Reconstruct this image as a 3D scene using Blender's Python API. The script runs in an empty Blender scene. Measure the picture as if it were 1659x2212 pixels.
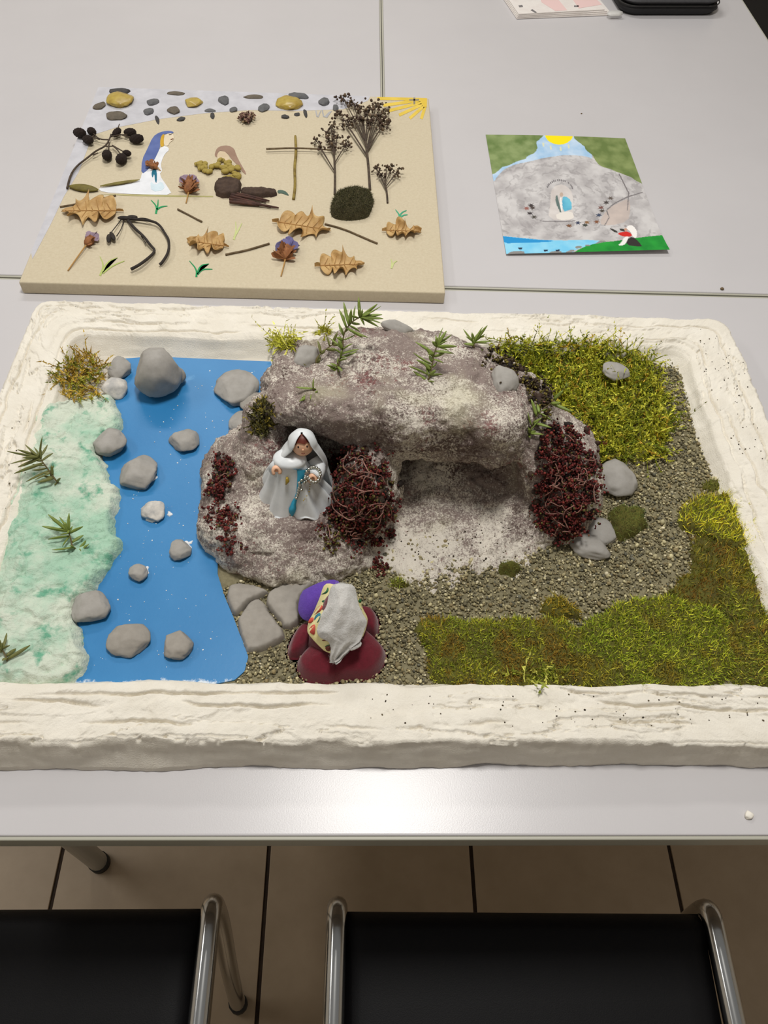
import bpy, bmesh, math, random
import numpy as np
from mathutils import Vector, Matrix
from mathutils.bvhtree import BVHTree

# ---------------------------------------------------------------- camera
W, H = 1659, 2212
FPX = 1680.0
PITCH, ROLL, YAW = math.radians(54.5), math.radians(3.79), math.radians(-3.64)
EYE = np.array([0.0, 0.0, 1.48])
scene = bpy.context.scene
COL = scene.collection


def cam_rot(d):
    x, y, z = d
    cr, sr = math.cos(ROLL), math.sin(ROLL)
    x, y = cr * x - sr * y, sr * x + cr * y
    c, s = math.cos(PITCH), math.sin(PITCH)
    X, Y, Z = x, y * s - z * c, y * c + z * s
    cy, sy = math.cos(YAW), math.sin(YAW)
    return np.array([cy * X - sy * Y, sy * X + cy * Y, Z])


CX, CY, CZ = cam_rot((1, 0, 0)), cam_rot((0, 1, 0)), cam_rot((0, 0, 1))
cam = bpy.data.cameras.new('camera')
cam.sensor_fit = 'VERTICAL'
cam.sensor_height = 36.0
cam.lens = 36.0 * FPX / H
cam.clip_start = 0.01
camo = bpy.data.objects.new('camera', cam)
COL.objects.link(camo)
camo.matrix_world = Matrix(((CX[0], CY[0], CZ[0], EYE[0]), (CX[1], CY[1], CZ[1], EYE[1]),
                            (CX[2], CY[2], CZ[2], EYE[2]), (0, 0, 0, 1)))
scene.camera = camo

# ---------------------------------------------------------------- world, light, exposure
world = bpy.data.worlds.new('world')
scene.world = world
world.use_nodes = True
world.node_tree.nodes['Background'].inputs[0].default_value = (1.0, 0.985, 0.96, 1)
world.node_tree.nodes['Background'].inputs[1].default_value = 0.23


def area(name, loc, size, power, col=(1, 0.975, 0.935)):
    l = bpy.data.lights.new(name, 'AREA')
    l.shape = 'RECTANGLE'
    l.size, l.size_y = size
    l.energy = power
    l.color = col
    o = bpy.data.objects.new(name, l)
    COL.objects.link(o)
    o.location = loc
    return o


# ceiling lamps of the room
area('ceiling_lamp_near', (0.12, 0.74, 2.8), (0.35, 0.35), 29)
area('ceiling_lamp_far', (-0.5, 2.6, 2.8), (1.2, 0.3), 23)
area('ceiling_lamp_side', (-2.0, 0.9, 2.8), (0.3, 1.2), 14)
vs = scene.view_settings
vs.view_transform = 'Standard'
vs.look = 'None'
vs.exposure = 0.0
vs.gamma = 1.0
vs.use_curve_mapping = False

# ---------------------------------------------------------------- helpers
rng = np.random.default_rng(7)
random.seed(7)


def ray(px, py):
    d = cam_rot(((px - W / 2) / FPX, -(py - H / 2) / FPX, -1.0))
    return d / np.linalg.norm(d)


def at(px, py, z):
    d = ray(px, py)
    return EYE + d * ((z - EYE[2]) / d[2])


def mpp(p):
    return np.linalg.norm(np.asarray(p) - EYE) / FPX


def near(px, py, p, jit=0.0):
    """point on the sight line through a pixel, level in distance with p"""
    d = ray(px, py)
    return EYE + d * (np.dot(np.asarray(p) - EYE, d) + jit)


def crop(x0, y0, k):
    return lambda x, y: (x0 + x * k, y0 + y * k)


def lin(c):
    c = np.asarray(c, float) / 255.0
    return np.where(c <= 0.04045, c / 12.92, ((c + 0.055) / 1.055) ** 2.4)


# vectorised gradient noise
_perm = np.random.default_rng(11).permutation(256)
_perm = np.concatenate([_perm, _perm, _perm])
_grad = np.random.default_rng(12).normal(size=(256, 3))
_grad /= np.linalg.norm(_grad, axis=1)[:, None]


def pn(P):
    P = np.asarray(P, float)
    I = np.floor(P).astype(int)
    F = P - I
    U = F * F * F * (F * (F * 6 - 15) + 10)
    out = 0
    I &= 255
    for dx in (0, 1):
        for dy in (0, 1):
            for dz in (0, 1):
                h = _perm[_perm[_perm[(I[..., 0] + dx) & 255] + ((I[..., 1] + dy) & 255)] + ((I[..., 2] + dz) & 255)]
                g = _grad[h]
                d = F - np.array([dx, dy, dz])
                w = (U[..., 0] if dx else 1 - U[..., 0]) * (U[..., 1] if dy else 1 - U[..., 1]) * (U[..., 2] if dz else 1 - U[..., 2])
                out = out + w * (g * d).sum(-1)
    return out


def fbm(P, oct=4, gain=0.5):
    P = np.asarray(P, float)
    s, a = 0, 1.0
    for i in range(oct):
        s = s + a * pn(P * 2 ** i + 17.3 * i)
        a *= gain
    return s


def pip(poly, x, y):
    poly = np.asarray(poly, float)
    r = np.zeros(np.shape(x), bool)
    j = len(poly) - 1
    for i in range(len(poly)):
        xi, yi = poly[i][:2]
        xj, yj = poly[j][:2]
        c = ((yi > y) != (yj > y)) & (x < (xj - xi) * (y - yi) / (yj - yi + 1e-15) + xi)
        r ^= c
        j = i
    return r


def sdist(poly, x, y):
    """signed distance, positive inside"""
    poly = np.asarray(poly, float)[:, :2]
    d = np.full(np.shape(x), 1e9)
    for i in range(len(poly)):
        a, b = poly[i - 1], poly[i]
        ab = b - a
        t = np.clip(((x - a[0]) * ab[0] + (y - a[1]) * ab[1]) / (ab @ ab + 1e-15), 0, 1)
        d = np.minimum(d, np.hypot(x - a[0] - t * ab[0], y - a[1] - t * ab[1]))
    return np.where(pip(poly, x, y), d, -d)


def smooth_poly(poly, n=3):
    p = np.asarray(poly, float)
    for _ in range(n):
        q = np.roll(p, -1, 0)
        p = np.stack([0.75 * p + 0.25 * q, 0.25 * p + 0.75 * q], 1).reshape(-1, p.shape[1])
    return p


def smooth_path(pts, n=2):
    p = np.asarray(pts, float)
    for _ in range(n):
        q = np.stack([0.75 * p[:-1] + 0.25 * p[1:], 0.25 * p[:-1] + 0.75 * p[1:]], 1).reshape(-1, p.shape[1])
        p = np.concatenate([p[:1], q, p[-1:]])
    return p


# -------- objects
ORG = {}


def finish(o, label=None, cat=None, group=None, kind=None):
    if label:
        o['label'] = label
    if cat:
        o['category'] = cat
    if group:
        o['group'] = group
    if kind:
        o['kind'] = kind
    return o


def thing(name, loc, label, cat, group=None):
    o = bpy.data.objects.new(name, None)
    o.empty_display_size = 0.01
    COL.objects.link(o)
    o.location = tuple(loc)
    ORG[o.name] = np.array(loc, float)
    return finish(o, label, cat, group)


def mesh_data(name, V, F, mat, smooth=True, col=None):
    me = bpy.data.meshes.new(name)
    V = np.asarray(V, float)
    if isinstance(F, np.ndarray):
        k = F.shape[1]
        me.vertices.add(len(V))
        me.vertices.foreach_set('co', V.astype(np.float32).ravel())
        me.loops.add(F.size)
        me.loops.foreach_set('vertex_index', F.astype(np.int32).ravel())
        me.polygons.add(len(F))
        me.polygons.foreach_set('loop_start', np.arange(0, F.size, k, dtype=np.int32))
        me.polygons.foreach_set('loop_total', np.full(len(F), k, dtype=np.int32))
        me.update(calc_edges=True)
    else:
        me.from_pydata([tuple(v) for v in V], [], [tuple(int(i) for i in f) for f in F])
    me.validate()
    if smooth:
        me.polygons.foreach_set('use_smooth', np.ones(len(me.polygons), bool))
    if col is not None:
        a = me.color_attributes.new('Col', 'FLOAT_COLOR', 'POINT')
        c = np.ones((len(V), 4), np.float32)
        c[:, :3] = col
        a.data.foreach_set('color', c.ravel())
    me.materials.append(mat)
    return me


def obj(name, V, F, mat, parent=None, origin=None, smooth=True, col=None):
    """V in world coordinates; a part takes its thing's origin"""
    if parent is not None:
        org = ORG[parent.name]
    else:
        org = np.asarray(origin if origin is not None else (0, 0, 0), float)
    me = mesh_data(name, np.asarray(V, float) - org, F, mat, smooth, col)
    o = bpy.data.objects.new(name, me)
    COL.objects.link(o)
    ORG[o.name] = org
    if parent is not None:
        o.parent = parent
    else:
        o.location = tuple(org)
    return o


def piece(name, me, parent, loc, rot=None, scale=None):
    """an instance of shared mesh data, given by a world position"""
    o = bpy.data.objects.new(name, me)
    COL.objects.link(o)
    M = Matrix.Translation(Vector(np.asarray(loc, float) - ORG[parent.name]))
    if rot is not None:
        M = M @ rot.to_4x4()
    if scale is not None:
        M = M @ Matrix.Diagonal((*scale, 1))
    o.parent = parent
    o.matrix_local = M
    ORG[o.name] = np.asarray(loc, float)
    return o


def join(*parts):
    V, F, n = [], [], 0
    for v, f in parts:
        V.append(np.asarray(v, float))
        F += [tuple(int(i) + n for i in q) for q in f]
        n += len(v)
    return np.concatenate(V), F


def tube(pts, rad, n=8, cap=True, flat=1.0):
    pts = np.asarray(pts, float)
    m = len(pts)
    rad = np.full(m, rad, float) if np.isscalar(rad) else np.interp(np.linspace(0, 1, m), np.linspace(0, 1, len(rad)), rad)
    T = np.gradient(pts, axis=0)
    T /= np.linalg.norm(T, axis=1)[:, None] + 1e-12
    up = np.array([0, 0, 1.0]) if abs(T[0][2]) < 0.9 else np.array([1.0, 0, 0])
    V = []
    for i in range(m):
        a = np.cross(T[i], up)
        a /= np.linalg.norm(a) + 1e-12
        b = np.cross(a, T[i])
        up = b
        for k in range(n):
            t = 2 * math.pi * k / n
            V.append(pts[i] + rad[i] * (math.cos(t) * a + flat * math.sin(t) * b))
    F = [(i * n + k, i * n + (k + 1) % n, (i + 1) * n + (k + 1) % n, (i + 1) * n + k) for i in range(m - 1) for k in range(n)]
    if cap:
        F.append(tuple(range(n - 1, -1, -1)))
        F.append(tuple((m - 1) * n + k for k in range(n)))
    return np.array(V), F


def box(x0, x1, y0, y1, z0, z1, bev=0.0):
    bm = bmesh.new()
    bmesh.ops.create_cube(bm, size=1)
    for v in bm.verts:
        v.co = ((x0 + x1) / 2 + v.co.x * (x1 - x0), (y0 + y1) / 2 + v.co.y * (y1 - y0), (z0 + z1) / 2 + v.co.z * (z1 - z0))
    if bev:
        bmesh.ops.bevel(bm, geom=bm.edges[:], offset=bev, segments=3, affect='EDGES', profile=0.6)
    bm.verts.ensure_lookup_table()
    r = np.array([v.co[:] for v in bm.verts]), [tuple(v.index for v in f.verts) for f in bm.faces]
    bm.verts.index_update()
    r = np.array([v.co[:] for v in bm.verts]), [tuple(v.index for v in f.verts) for f in bm.faces]
    bm.free()
    return r


_ico = {}


def ico(n):
    if n not in _ico:
        bm = bmesh.new()
        bmesh.ops.create_icosphere(bm, subdivisions=n, radius=1)
        bm.verts.index_update()
        _ico[n] = (np.array([v.co[:] for v in bm.verts]), np.array([[v.index for v in f.verts] for f in bm.faces]))
        bm.free()
    return _ico[n]


def sheet(pts, th, up=(0, 0, 1)):
    """a polygon of any outline given a thickness"""
    pts = np.asarray(pts, float)
    n = len(pts)
    bm = bmesh.new()
    top = [bm.verts.new(p) for p in pts]
    f = bm.faces.new(top)
    bmesh.ops.triangulate(bm, faces=[f])
    bm.verts.index_update()
    tri = [tuple(v.index for v in q.verts) for q in bm.faces]
    bm.free()
    up = np.asarray(up, float) * th
    area2 = sum(pts[i - 1][0] * pts[i][1] - pts[i][0] * pts[i - 1][1] for i in range(n))
    if area2 < 0:
        tri = [t[::-1] for t in tri]
    V = np.concatenate([pts + up, pts])
    F = list(tri) + [tuple(i + n for i in t[::-1]) for t in tri]
    for i in range(n):
        j = (i + 1) % n
        F.append((i, i + n, j + n, j) if area2 > 0 else (j, j + n, i + n, i))
    return V, F


def patch(poly, z0, Ht, edge, res, amp=0.0, ns=40.0, seed=0.0, rag=0.0, ragf=60.0, dome=0.0, crack=0.0, sink=0.004):
    poly = np.asarray(poly, float)[:, :2]
    lo, hi = poly.min(0) - 3 * res, poly.max(0) + 3 * res
    nx, ny = int((hi[0] - lo[0]) / res) + 1, int((hi[1] - lo[1]) / res) + 1
    x, y = np.meshgrid(lo[0] + res * np.arange(nx), lo[1] + res * np.arange(ny), indexing='ij')
    d = sdist(poly, x, y)
    if rag:
        d = d + rag * fbm(np.stack([x * ragf, y * ragf, np.full_like(x, seed)], -1), 4, 0.6)
    s = np.clip(d / edge, 0, 1)
    s = s * (2 - s)
    n = fbm(np.stack([x * ns, y * ns, np.full_like(x, seed + 5)], -1), 5, 0.55)
    z = z0 - sink + (Ht + sink) * s + amp * n * s
    if dome:
        z = z + dome * np.sqrt(np.clip(d / max(d.max(), 1e-6), 0, 1))
    if crack:
        c = fbm(np.stack([x * 9, y * 16, np.full_like(x, seed + 9)], -1), 4, 0.5)
        z = z - crack * np.exp(-(c / 0.02) ** 2) * s
    keep = d > -2.2 * res
    idx = -np.ones((nx, ny), int)
    cell = keep[:-1, :-1] & keep[1:, :-1] & keep[1:, 1:] & keep[:-1, 1:]
    use = np.zeros((nx, ny), bool)
    for a, b in ((0, 0), (1, 0), (1, 1), (0, 1)):
        use[a:nx - 1 + a, b:ny - 1 + b] |= cell
    idx[use] = np.arange(use.sum())
    F = np.stack([idx[:-1, :-1][cell], idx[1:, :-1][cell], idx[1:, 1:][cell], idx[:-1, 1:][cell]], 1)
    return np.stack([x[use], y[use], z[use]], 1), F


def surfnets(f, o, h):
    """surface nets of a field sampled on a grid (negative inside)"""
    s = f < 0
    nx, ny, nz = f.shape
    cnt = np.zeros((nx - 1, ny - 1, nz - 1))
    acc = np.zeros((nx - 1, ny - 1, nz - 1, 3))
    cs = [(a, b, c) for a in (0, 1) for b in (0, 1) for c in (0, 1)]

    def sub(A, c):
        return A[c[0]:nx - 1 + c[0], c[1]:ny - 1 + c[1], c[2]:nz - 1 + c[2]]
    for c in cs:
        for ax in range(3):
            if c[ax] == 0:
                e = list(c)
                e[ax] = 1
                A, B = sub(f, c), sub(f, e)
                m = (A < 0) != (B < 0)
                t = np.where(m, A / np.where(m, A - B, 1), 0)
                cnt += m
                for q in range(3):
                    acc[..., q] += np.where(m, c[q] + (t if q == ax else 0), 0)
    act = cnt > 0
    idx = -np.ones(act.shape, int)
    idx[act] = np.arange(act.sum())
    I = np.argwhere(act)
    V = (I + acc[act] / cnt[act][:, None]) * h + np.asarray(o)
    F = []
    for ax in range(3):
        b, c = (ax + 1) % 3, (ax + 2) % 3
        sl0 = [slice(1, -1)] * 3
        sl1 = [slice(1, -1)] * 3
        sl0[ax] = slice(0, -1)
        sl1[ax] = slice(1, None)
        A, B = s[tuple(sl0)], s[tuple(sl1)]
        for flip, m in ((False, A & ~B), (True, ~A & B)):
            P = np.argwhere(m)
            off = np.ones(3, int)
            off[ax] = 0
            P = P + off
            q = []
            for db, dc in ((-1, -1), (0, -1), (0, 0), (-1, 0)):
                Q = P.copy()
                Q[:, b] += db
                Q[:, c] += dc
                q.append(idx[Q[:, 0], Q[:, 1], Q[:, 2]])
            q = np.stack(q, 1)
            F.append(q[:, ::-1] if flip else q)
    return V, np.concatenate(F)


def vnormals(V, F):
    F = np.asarray(F)
    n = np.cross(V[F[:, 1]] - V[F[:, 0]], V[F[:, 2]] - V[F[:, 0]])
    N = np.zeros_like(V)
    for k in range(F.shape[1]):
        np.add.at(N, F[:, k], n)
    return N / (np.linalg.norm(N, axis=1)[:, None] + 1e-15)


def rot_to(d, twist=0.0):
    """rotation that takes +Z to d"""
    return Vector((0, 0, 1)).rotation_difference(Vector(d)).to_matrix() @ Matrix.Rotation(twist, 3, 'Z')


# ---------------------------------------------------------------- materials
MATS = {}


def M(name, col, rough=0.7, col2=None, scale=30.0, var=0.5, bump=0.0, bscale=200.0, metallic=0.0, attr=False, spec=0.4,
      col3=None, scale3=8.0, th3=0.6, sheen=0.0, detail=6.0, stretch=None):
    m = bpy.data.materials.new(name)
    m.use_nodes = True
    nt = m.node_tree
    N, L = nt.nodes, nt.links
    b = N['Principled BSDF']
    b.inputs['Roughness'].default_value = rough
    b.inputs['Metallic'].default_value = metallic
    b.inputs['Specular IOR Level'].default_value = spec
    if sheen:
        b.inputs['Sheen Weight'].default_value = sheen
    tc = N.new('ShaderNodeTexCoord')
    src = tc.outputs['Object']
    if stretch:
        mp = N.new('ShaderNodeMapping')
        mp.inputs['Scale'].default_value = stretch
        L.new(src, mp.inputs['Vector'])
        src = mp.outputs['Vector']

    def noise(sc, det=detail):
        n = N.new('ShaderNodeTexNoise')
        n.inputs['Scale'].default_value = sc
        n.inputs['Detail'].default_value = det
        n.inputs['Roughness'].default_value = 0.6
        L.new(src, n.inputs['Vector'])
        return n.outputs['Fac']

    def ramp(f, lo, hi):
        r = N.new('ShaderNodeMapRange')
        r.inputs['From Min'].default_value = lo
        r.inputs['From Max'].default_value = hi
        L.new(f, r.inputs['Value'])
        return r.outputs['Result']

    def mix(f, a, c, mode='MIX'):
        x = N.new('ShaderNodeMix')
        x.data_type = 'RGBA'
        x.blend_type = mode
        if hasattr(f, 'node'):
            L.new(f, x.inputs['Factor'])
        else:
            x.inputs['Factor'].default_value = f
        for s, i in ((a, 6), (c, 7)):
            if hasattr(s, 'node'):
                L.new(s, x.inputs[i])
            else:
                x.inputs[i].default_value = (*lin(s), 1)
        return x.outputs[2]
    if attr:
        a = N.new('ShaderNodeVertexColor')
        a.layer_name = 'Col'
        c = a.outputs['Color']
    else:
        c = None
    if col2 is not None:
        w = var / 2
        c = mix(ramp(noise(scale), 0.5 - w / 2, 0.5 + w / 2), c if c is not None else col, col2)
        if col3 is not None:
            c = mix(ramp(noise(scale3), th3 - 0.06, th3 + 0.06), c, col3)
    if c is not None:
        L.new(c, b.inputs['Base Color'])
    else:
        b.inputs['Base Color'].default_value = (*lin(col), 1)
    if bump:
        bp = N.new('ShaderNodeBump')
        bp.inputs['Strength'].default_value = bump
        bp.inputs['Distance'].default_value = 0.002
        L.new(noise(bscale, 8), bp.inputs['Height'])
        L.new(bp.outputs['Normal'], b.inputs['Normal'])
    MATS[name] = m
    m['_'] = 0
    return m


m_table = M('table_laminate', (200, 197, 198), 0.29, (196, 193, 194), 3, 0.6, bump=0.05, bscale=700, spec=0.5)
m_edge = M('table_edge_band', (176, 174, 160), 0.45)
m_leg = M('leg_paint', (176, 174, 168), 0.4)
m_rubber = M('dark_rubber', (40, 38, 36), 0.6)
m_tile = M('floor_tile_glaze', (184, 164, 138), 0.42, (174, 154, 128), 14, 0.7, bump=0.05, bscale=300)
m_grout = M('floor_grout', (70, 56, 44), 0.9, (58, 46, 38), 60)
m_plaster = M('plaster_cream', (237, 231, 218), 0.85, (227, 220, 205), 25, 0.7, bump=0.45, bscale=650)
m_under = M('plaster_base', (205, 198, 184), 0.9)
m_chrome = M('chrome_tube', (190, 190, 188), 0.16, metallic=1.0)
m_leather = M('black_leather', (12, 11, 13), 0.55, (10, 9, 11), 40, bump=0.15, bscale=700, spec=0.2)
m_clay = M('grey_clay', (164, 160, 154), 0.75, (150, 146, 139), 70, 0.6, bump=0.12, bscale=350)
m_clay2 = M('grey_clay_warm', (158, 152, 143), 0.75, (144, 138, 129), 60, 0.6, bump=0.15, bscale=300)
m_clay_white = M('grey_clay_plastered', (176, 174, 170), 0.8, (214, 208, 198), 90, 0.5, bump=0.3, bscale=300)
m_needle = M('rosemary_needle', (138, 154, 70), 0.5, (102, 120, 54), 120, 0.8)
m_needle_dark = M('rosemary_needle_brown', (126, 126, 66), 0.55, (94, 98, 54), 120, 0.8)
m_stem = M('herb_stem', (112, 98, 62), 0.7, (88, 76, 48), 100)
m_twig = M('dark_twig', (86, 72, 58), 0.8, (62, 51, 42), 150, bump=0.3, bscale=500)
m_twig_grey = M('grey_twig', (118, 100, 74), 0.8, (92, 76, 54), 150, bump=0.3, bscale=500)
m_twig_yellow = M('yellow_twig', (150, 130, 62), 0.8, (116, 96, 44), 90)
m_black_twig = M('black_twig', (56, 48, 42), 0.8, (38, 33, 30), 150, bump=0.3, bscale=500)
m_cone = M('alder_cone', (54, 36, 28), 0.8, (36, 25, 20), 200, bump=0.8, bscale=450)
m_oak = M('dry_oak_leaf', (200, 166, 110), 0.6, (172, 134, 80), 60, 0.6, bump=0.3, bscale=200)
m_vein = M('oak_leaf_vein', (170, 128, 72), 0.6)
m_linen = M('linen_canvas', (205, 193, 167), 0.9, (197, 184, 157), 260, 0.7, bump=0.25, bscale=900)
m_soil = M('dark_soil', (58, 46, 34), 0.95, (38, 30, 22), 160, bump=0.8, bscale=300)
m_floorbed = M('gravel_glue_bed', (116, 109, 84), 0.95, (136, 128, 100), 200)
m_attr = M('coloured_by_piece', (128, 128, 128), 0.75, attr=True, spec=0.25)
m_attr_matte = M('painted_by_hand', (128, 128, 128), 0.85, attr=True, spec=0.2)
m_attr_gloss = M('moss_colour', (128, 128, 128), 0.6, attr=True, spec=0.2)

# ---------------------------------------------------------------- floor and tables
TZ = 0.74
TS = 0.361
floor = obj('floor', *box(-3.2, 3.2, -1.8, 4.2, -0.03, -0.004), m_grout, smooth=False)
floor['kind'] = 'structure'
tile_me = mesh_data('tile', *box(-TS / 2 + 0.0035, TS / 2 - 0.0035, -TS / 2 + 0.0035, TS / 2 - 0.0035, -0.006, 0.0, 0.0012), m_tile, False)
tx0 = at(580, 1846, 0)[0] + TS / 2
for i in range(-10, 10):
    for j in range(-6, 12):
        x, y = tx0 + i * TS, 0.17 + j * TS
        if -3.2 < x < 3.2 and -1.8 < y < 4.2:
            piece('tile', tile_me, floor, (x, y, 0))


m_wall = M('wall_paint', (226, 220, 210), 0.9)
for nm, b in (('wall_left', (-3.3, -3.2, -1.9, 4.3)), ('wall_right', (3.2, 3.3, -1.9, 4.3)), ('wall_back', (-3.2, 3.2, 4.2, 4.3)), ('wall_front', (-3.2, 3.2, -1.9, -1.8))):
    finish(obj(nm, *box(*b, -0.03, 2.9), m_wall, smooth=False), kind='structure')


def table(x0, x1, y0, y1, legs, label):
    t = thing('table', ((x0 + x1) / 2, (y0 + y1) / 2, 0), label, 'table')
    obj('table_top', *box(x0 + 0.002, x1 - 0.002, y0 + 0.002, y1 - 0.002, TZ - 0.022, TZ, 0.002), m_table, t, smooth=False)
    # edge band runs round the top, a hair below its surface
    r = 0.0
    outer = [(x0, y0), (x1, y0), (x1, y1), (x0, y1)]
    for k in range(4):
        a, b = outer[k], outer[(k + 1) % 4]
        w = 0.0035
        bx = (min(a[0], b[0]), max(a[0], b[0]), min(a[1], b[1]), max(a[1], b[1]))
        if k == 0:
            bx = (x0, x1, y0 - w + 0.002, y0 + 0.002)
        elif k == 1:
            bx = (x1 - 0.002, x1 + w - 0.002, y0, y1)
        elif k == 2:
            bx = (x0, x1, y1 - 0.002, y1 + w - 0.002)
        else:
            bx = (x0 - w + 0.002, x0 + 0.002, y0, y1)
        obj('edge_band', *box(bx[0], bx[1], bx[2], bx[3], TZ - 0.024, TZ - 0.0012, 0.0012), m_edge, t)
    obj('apron', *join(box(x0 + 0.07, x1 - 0.07, y0 + 0.11, y0 + 0.13, TZ - 0.075, TZ - 0.022), box(x0 + 0.07, x1 - 0.07, y1 - 0.13, y1 - 0.11, TZ - 0.075, TZ - 0.022),
                       box(x0 + 0.07, x0 + 0.09, y0 + 0.13, y1 - 0.13, TZ - 0.075, TZ - 0.022), box(x1 - 0.09, x1 - 0.07, y0 + 0.13, y1 - 0.13, TZ - 0.075, TZ - 0.022)), m_leg, t, smooth=False)
    for lx, ly in legs:
        l = obj('leg', *tube([(lx, ly, 0.015), (lx, ly, 0.3), (lx, ly, TZ - 0.022)], 0.016, 16), m_leg, t)
        obj('foot_cap', *tube([(lx, ly, 0.0), (lx, ly, 0.018)], 0.0175, 16), m_rubber, l)
    return t


table(-0.53, 1.07, 0.1665, 0.932, [(-0.436, 0.292), (0.98, 0.292), (-0.436, 0.82), (0.98, 0.82)], 'long white table in front carrying the plaster landscape model')
table(-0.79, 0.0385, 0.938, 2.54, [(-0.70, 1.06), (-0.06, 1.06), (-0.70, 2.42), (-0.06, 2.42)], 'white table at back left under the linen canvas')
table(0.0425, 0.871, 0.938, 2.54, [(0.13, 1.06), (0.78, 1.06), (0.13, 2.42), (0.78, 2.42)], 'white table at back right under the coloured drawing')


# ---------------------------------------------------------------- chairs
def chair(cx, yf, zs, w, ang, label):
    """seat front edge at distance yf ahead of the chair's own origin"""
    R = Matrix.Rotation(ang, 3, 'Z')
    o = np.array([cx, yf, 0.0])

    def T(p):
        p = np.asarray(p, float)
        c, s = math.cos(ang), math.sin(ang)
        return np.stack([o[0] + c * p[:, 0] - s * p[:, 1], o[1] + s * p[:, 0] + c * p[:, 1], p[:, 2]], 1)
    t = thing('visitor_chair', o, label, 'chair')
    hw = w / 2
    # seat pad: rounded front roll
    xs = np.linspace(-hw + 0.02, hw - 0.02, 24)
    prof = []
    for a in np.linspace(-100, 90, 12):
        prof.append((-0.022 + 0.022 * math.cos(math.radians(a)), zs - 0.022 + 0.022 * math.sin(math.radians(a))))
    for y in np.linspace(-0.04, -0.42, 14):
        prof.append((y, zs - 0.012 * math.sin(math.pi * (-y) / 0.42)))
    prof += [(-0.425, zs - 0.02), (-0.42, zs - 0.044), (-0.2, zs - 0.048), (-0.03, zs - 0.0445)]
    V = []
    for x in xs:
        e = min(1.0, (hw - 0.02 - abs(x)) / 0.02)
        dz = 0.006 * (1 - math.sqrt(max(0.0, 1 - (1 - e) ** 2)))
        for (y, z) in prof:
            V.append((x, y, z - dz if z > zs - 0.02 else z))
    n = len(prof)
    F = [(i * n + k, (i + 1) * n + k, (i + 1) * n + (k + 1) % n, i * n + (k + 1) % n) for i in range(len(xs) - 1) for k in range(n)]
    F += [tuple(range(n)), tuple((len(xs) - 1) * n + k for k in range(n - 1, -1, -1))]
    obj('seat', T(V), F, m_leather, t)
    # backrest
    yb = -0.45
    V = []
    zz = np.linspace(zs + 0.12, zs + 0.40, 12)
    for s in (0, 1):
        for z in zz:
            for x in np.linspace(-hw + 0.025, hw - 0.025, 14):
                V.append((x, yb - 0.25 * (z - zs) * 0.35 - 0.03 * (1 - (x / hw) ** 2) - 0.03 * s, z))
    a = 12 * 14
    F = []
    for i in range(11):
        for k in range(13):
            q = i * 14 + k
            F.append((q, q + 14, q + 15, q + 1))
            F.append((a + q, a + q + 1, a + q + 15, a + q + 14))
    rim = [k for k in range(14)] + [i * 14 + 13 for i in range(1, 12)] + [11 * 14 + k for k in range(12, -1, -1)] + [i * 14 for i in range(10, 0, -1)]
    for k in range(len(rim)):
        p, q = rim[k], rim[(k + 1) % len(rim)]
        F.append((p, q, a + q, a + p))
    obj('backrest', T(V), F, m_leather, t)
    for s in (-1, 1):
        x = s * (hw - 0.008)
        path = smooth_path([(x, yb - 0.06, zs + 0.42), (x, yb - 0.02, zs + 0.2), (x, yb + 0.02, zs + 0.03), (x, yb + 0.06, zs - 0.008), (x, -0.2, zs - 0.008),
                            (x, -0.04, zs - 0.006), (x, 0.004, zs - 0.006), (x, 0.006, zs - 0.04), (x - s * 0.002, -0.006, zs - 0.12), (x - s * 0.006, -0.045, 0.18), (x - s * 0.01, -0.075, 0.012)], 3)
        r = obj('frame_tube', *tube(T(path), 0.0125, 14), m_chrome, t)
        obj('foot_cap', *tube(T([(x - s * 0.01, -0.073, 0.02), (x - s * 0.01, -0.075, 0.0)]), 0.0145, 12), m_rubber, r)
        r = obj('rear_leg', *tube(T([(x, yb + 0.05, zs - 0.01), (x, yb - 0.02, 0.2), (x, yb - 0.08, 0.0)]), 0.0125, 12), m_chrome, t)
    obj('cross_bar', *tube(T([(-hw + 0.01, -0.1, zs - 0.058), (hw - 0.01, -0.1, zs - 0.058)]), 0.009, 10), m_chrome, t)
    return t


chair(0.212, 0.150, 0.45, 0.47, math.radians(-0.6), 'black chair with chrome side tubes, on the right below the table edge')
chair(-0.392, 0.156, 0.45, 0.47, 0.0, 'black chair with chrome side tubes, cut off by the left picture edge')
chair(1.05, 2.62, 0.45, 0.52, math.radians(90), 'black chair beyond the right table edge, behind the pencil case')

# ---------------------------------------------------------------- plaster landscape: base, rim, river, bank
Z0 = 0.760           # ground inside the rim
RIM = 0.781
X0, X1, Y0, Y1 = -0.430, 0.508, 0.240, 0.835        # outer rim
IX0, IX1, IY0, IY1 = -0.368, 0.436, 0.297, 0.772    # inner rim
base = thing('landscape_model', (0.04, 0.53, TZ), 'large cream plaster tray of the landscape model with rim, river and green bank', 'diorama')


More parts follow.
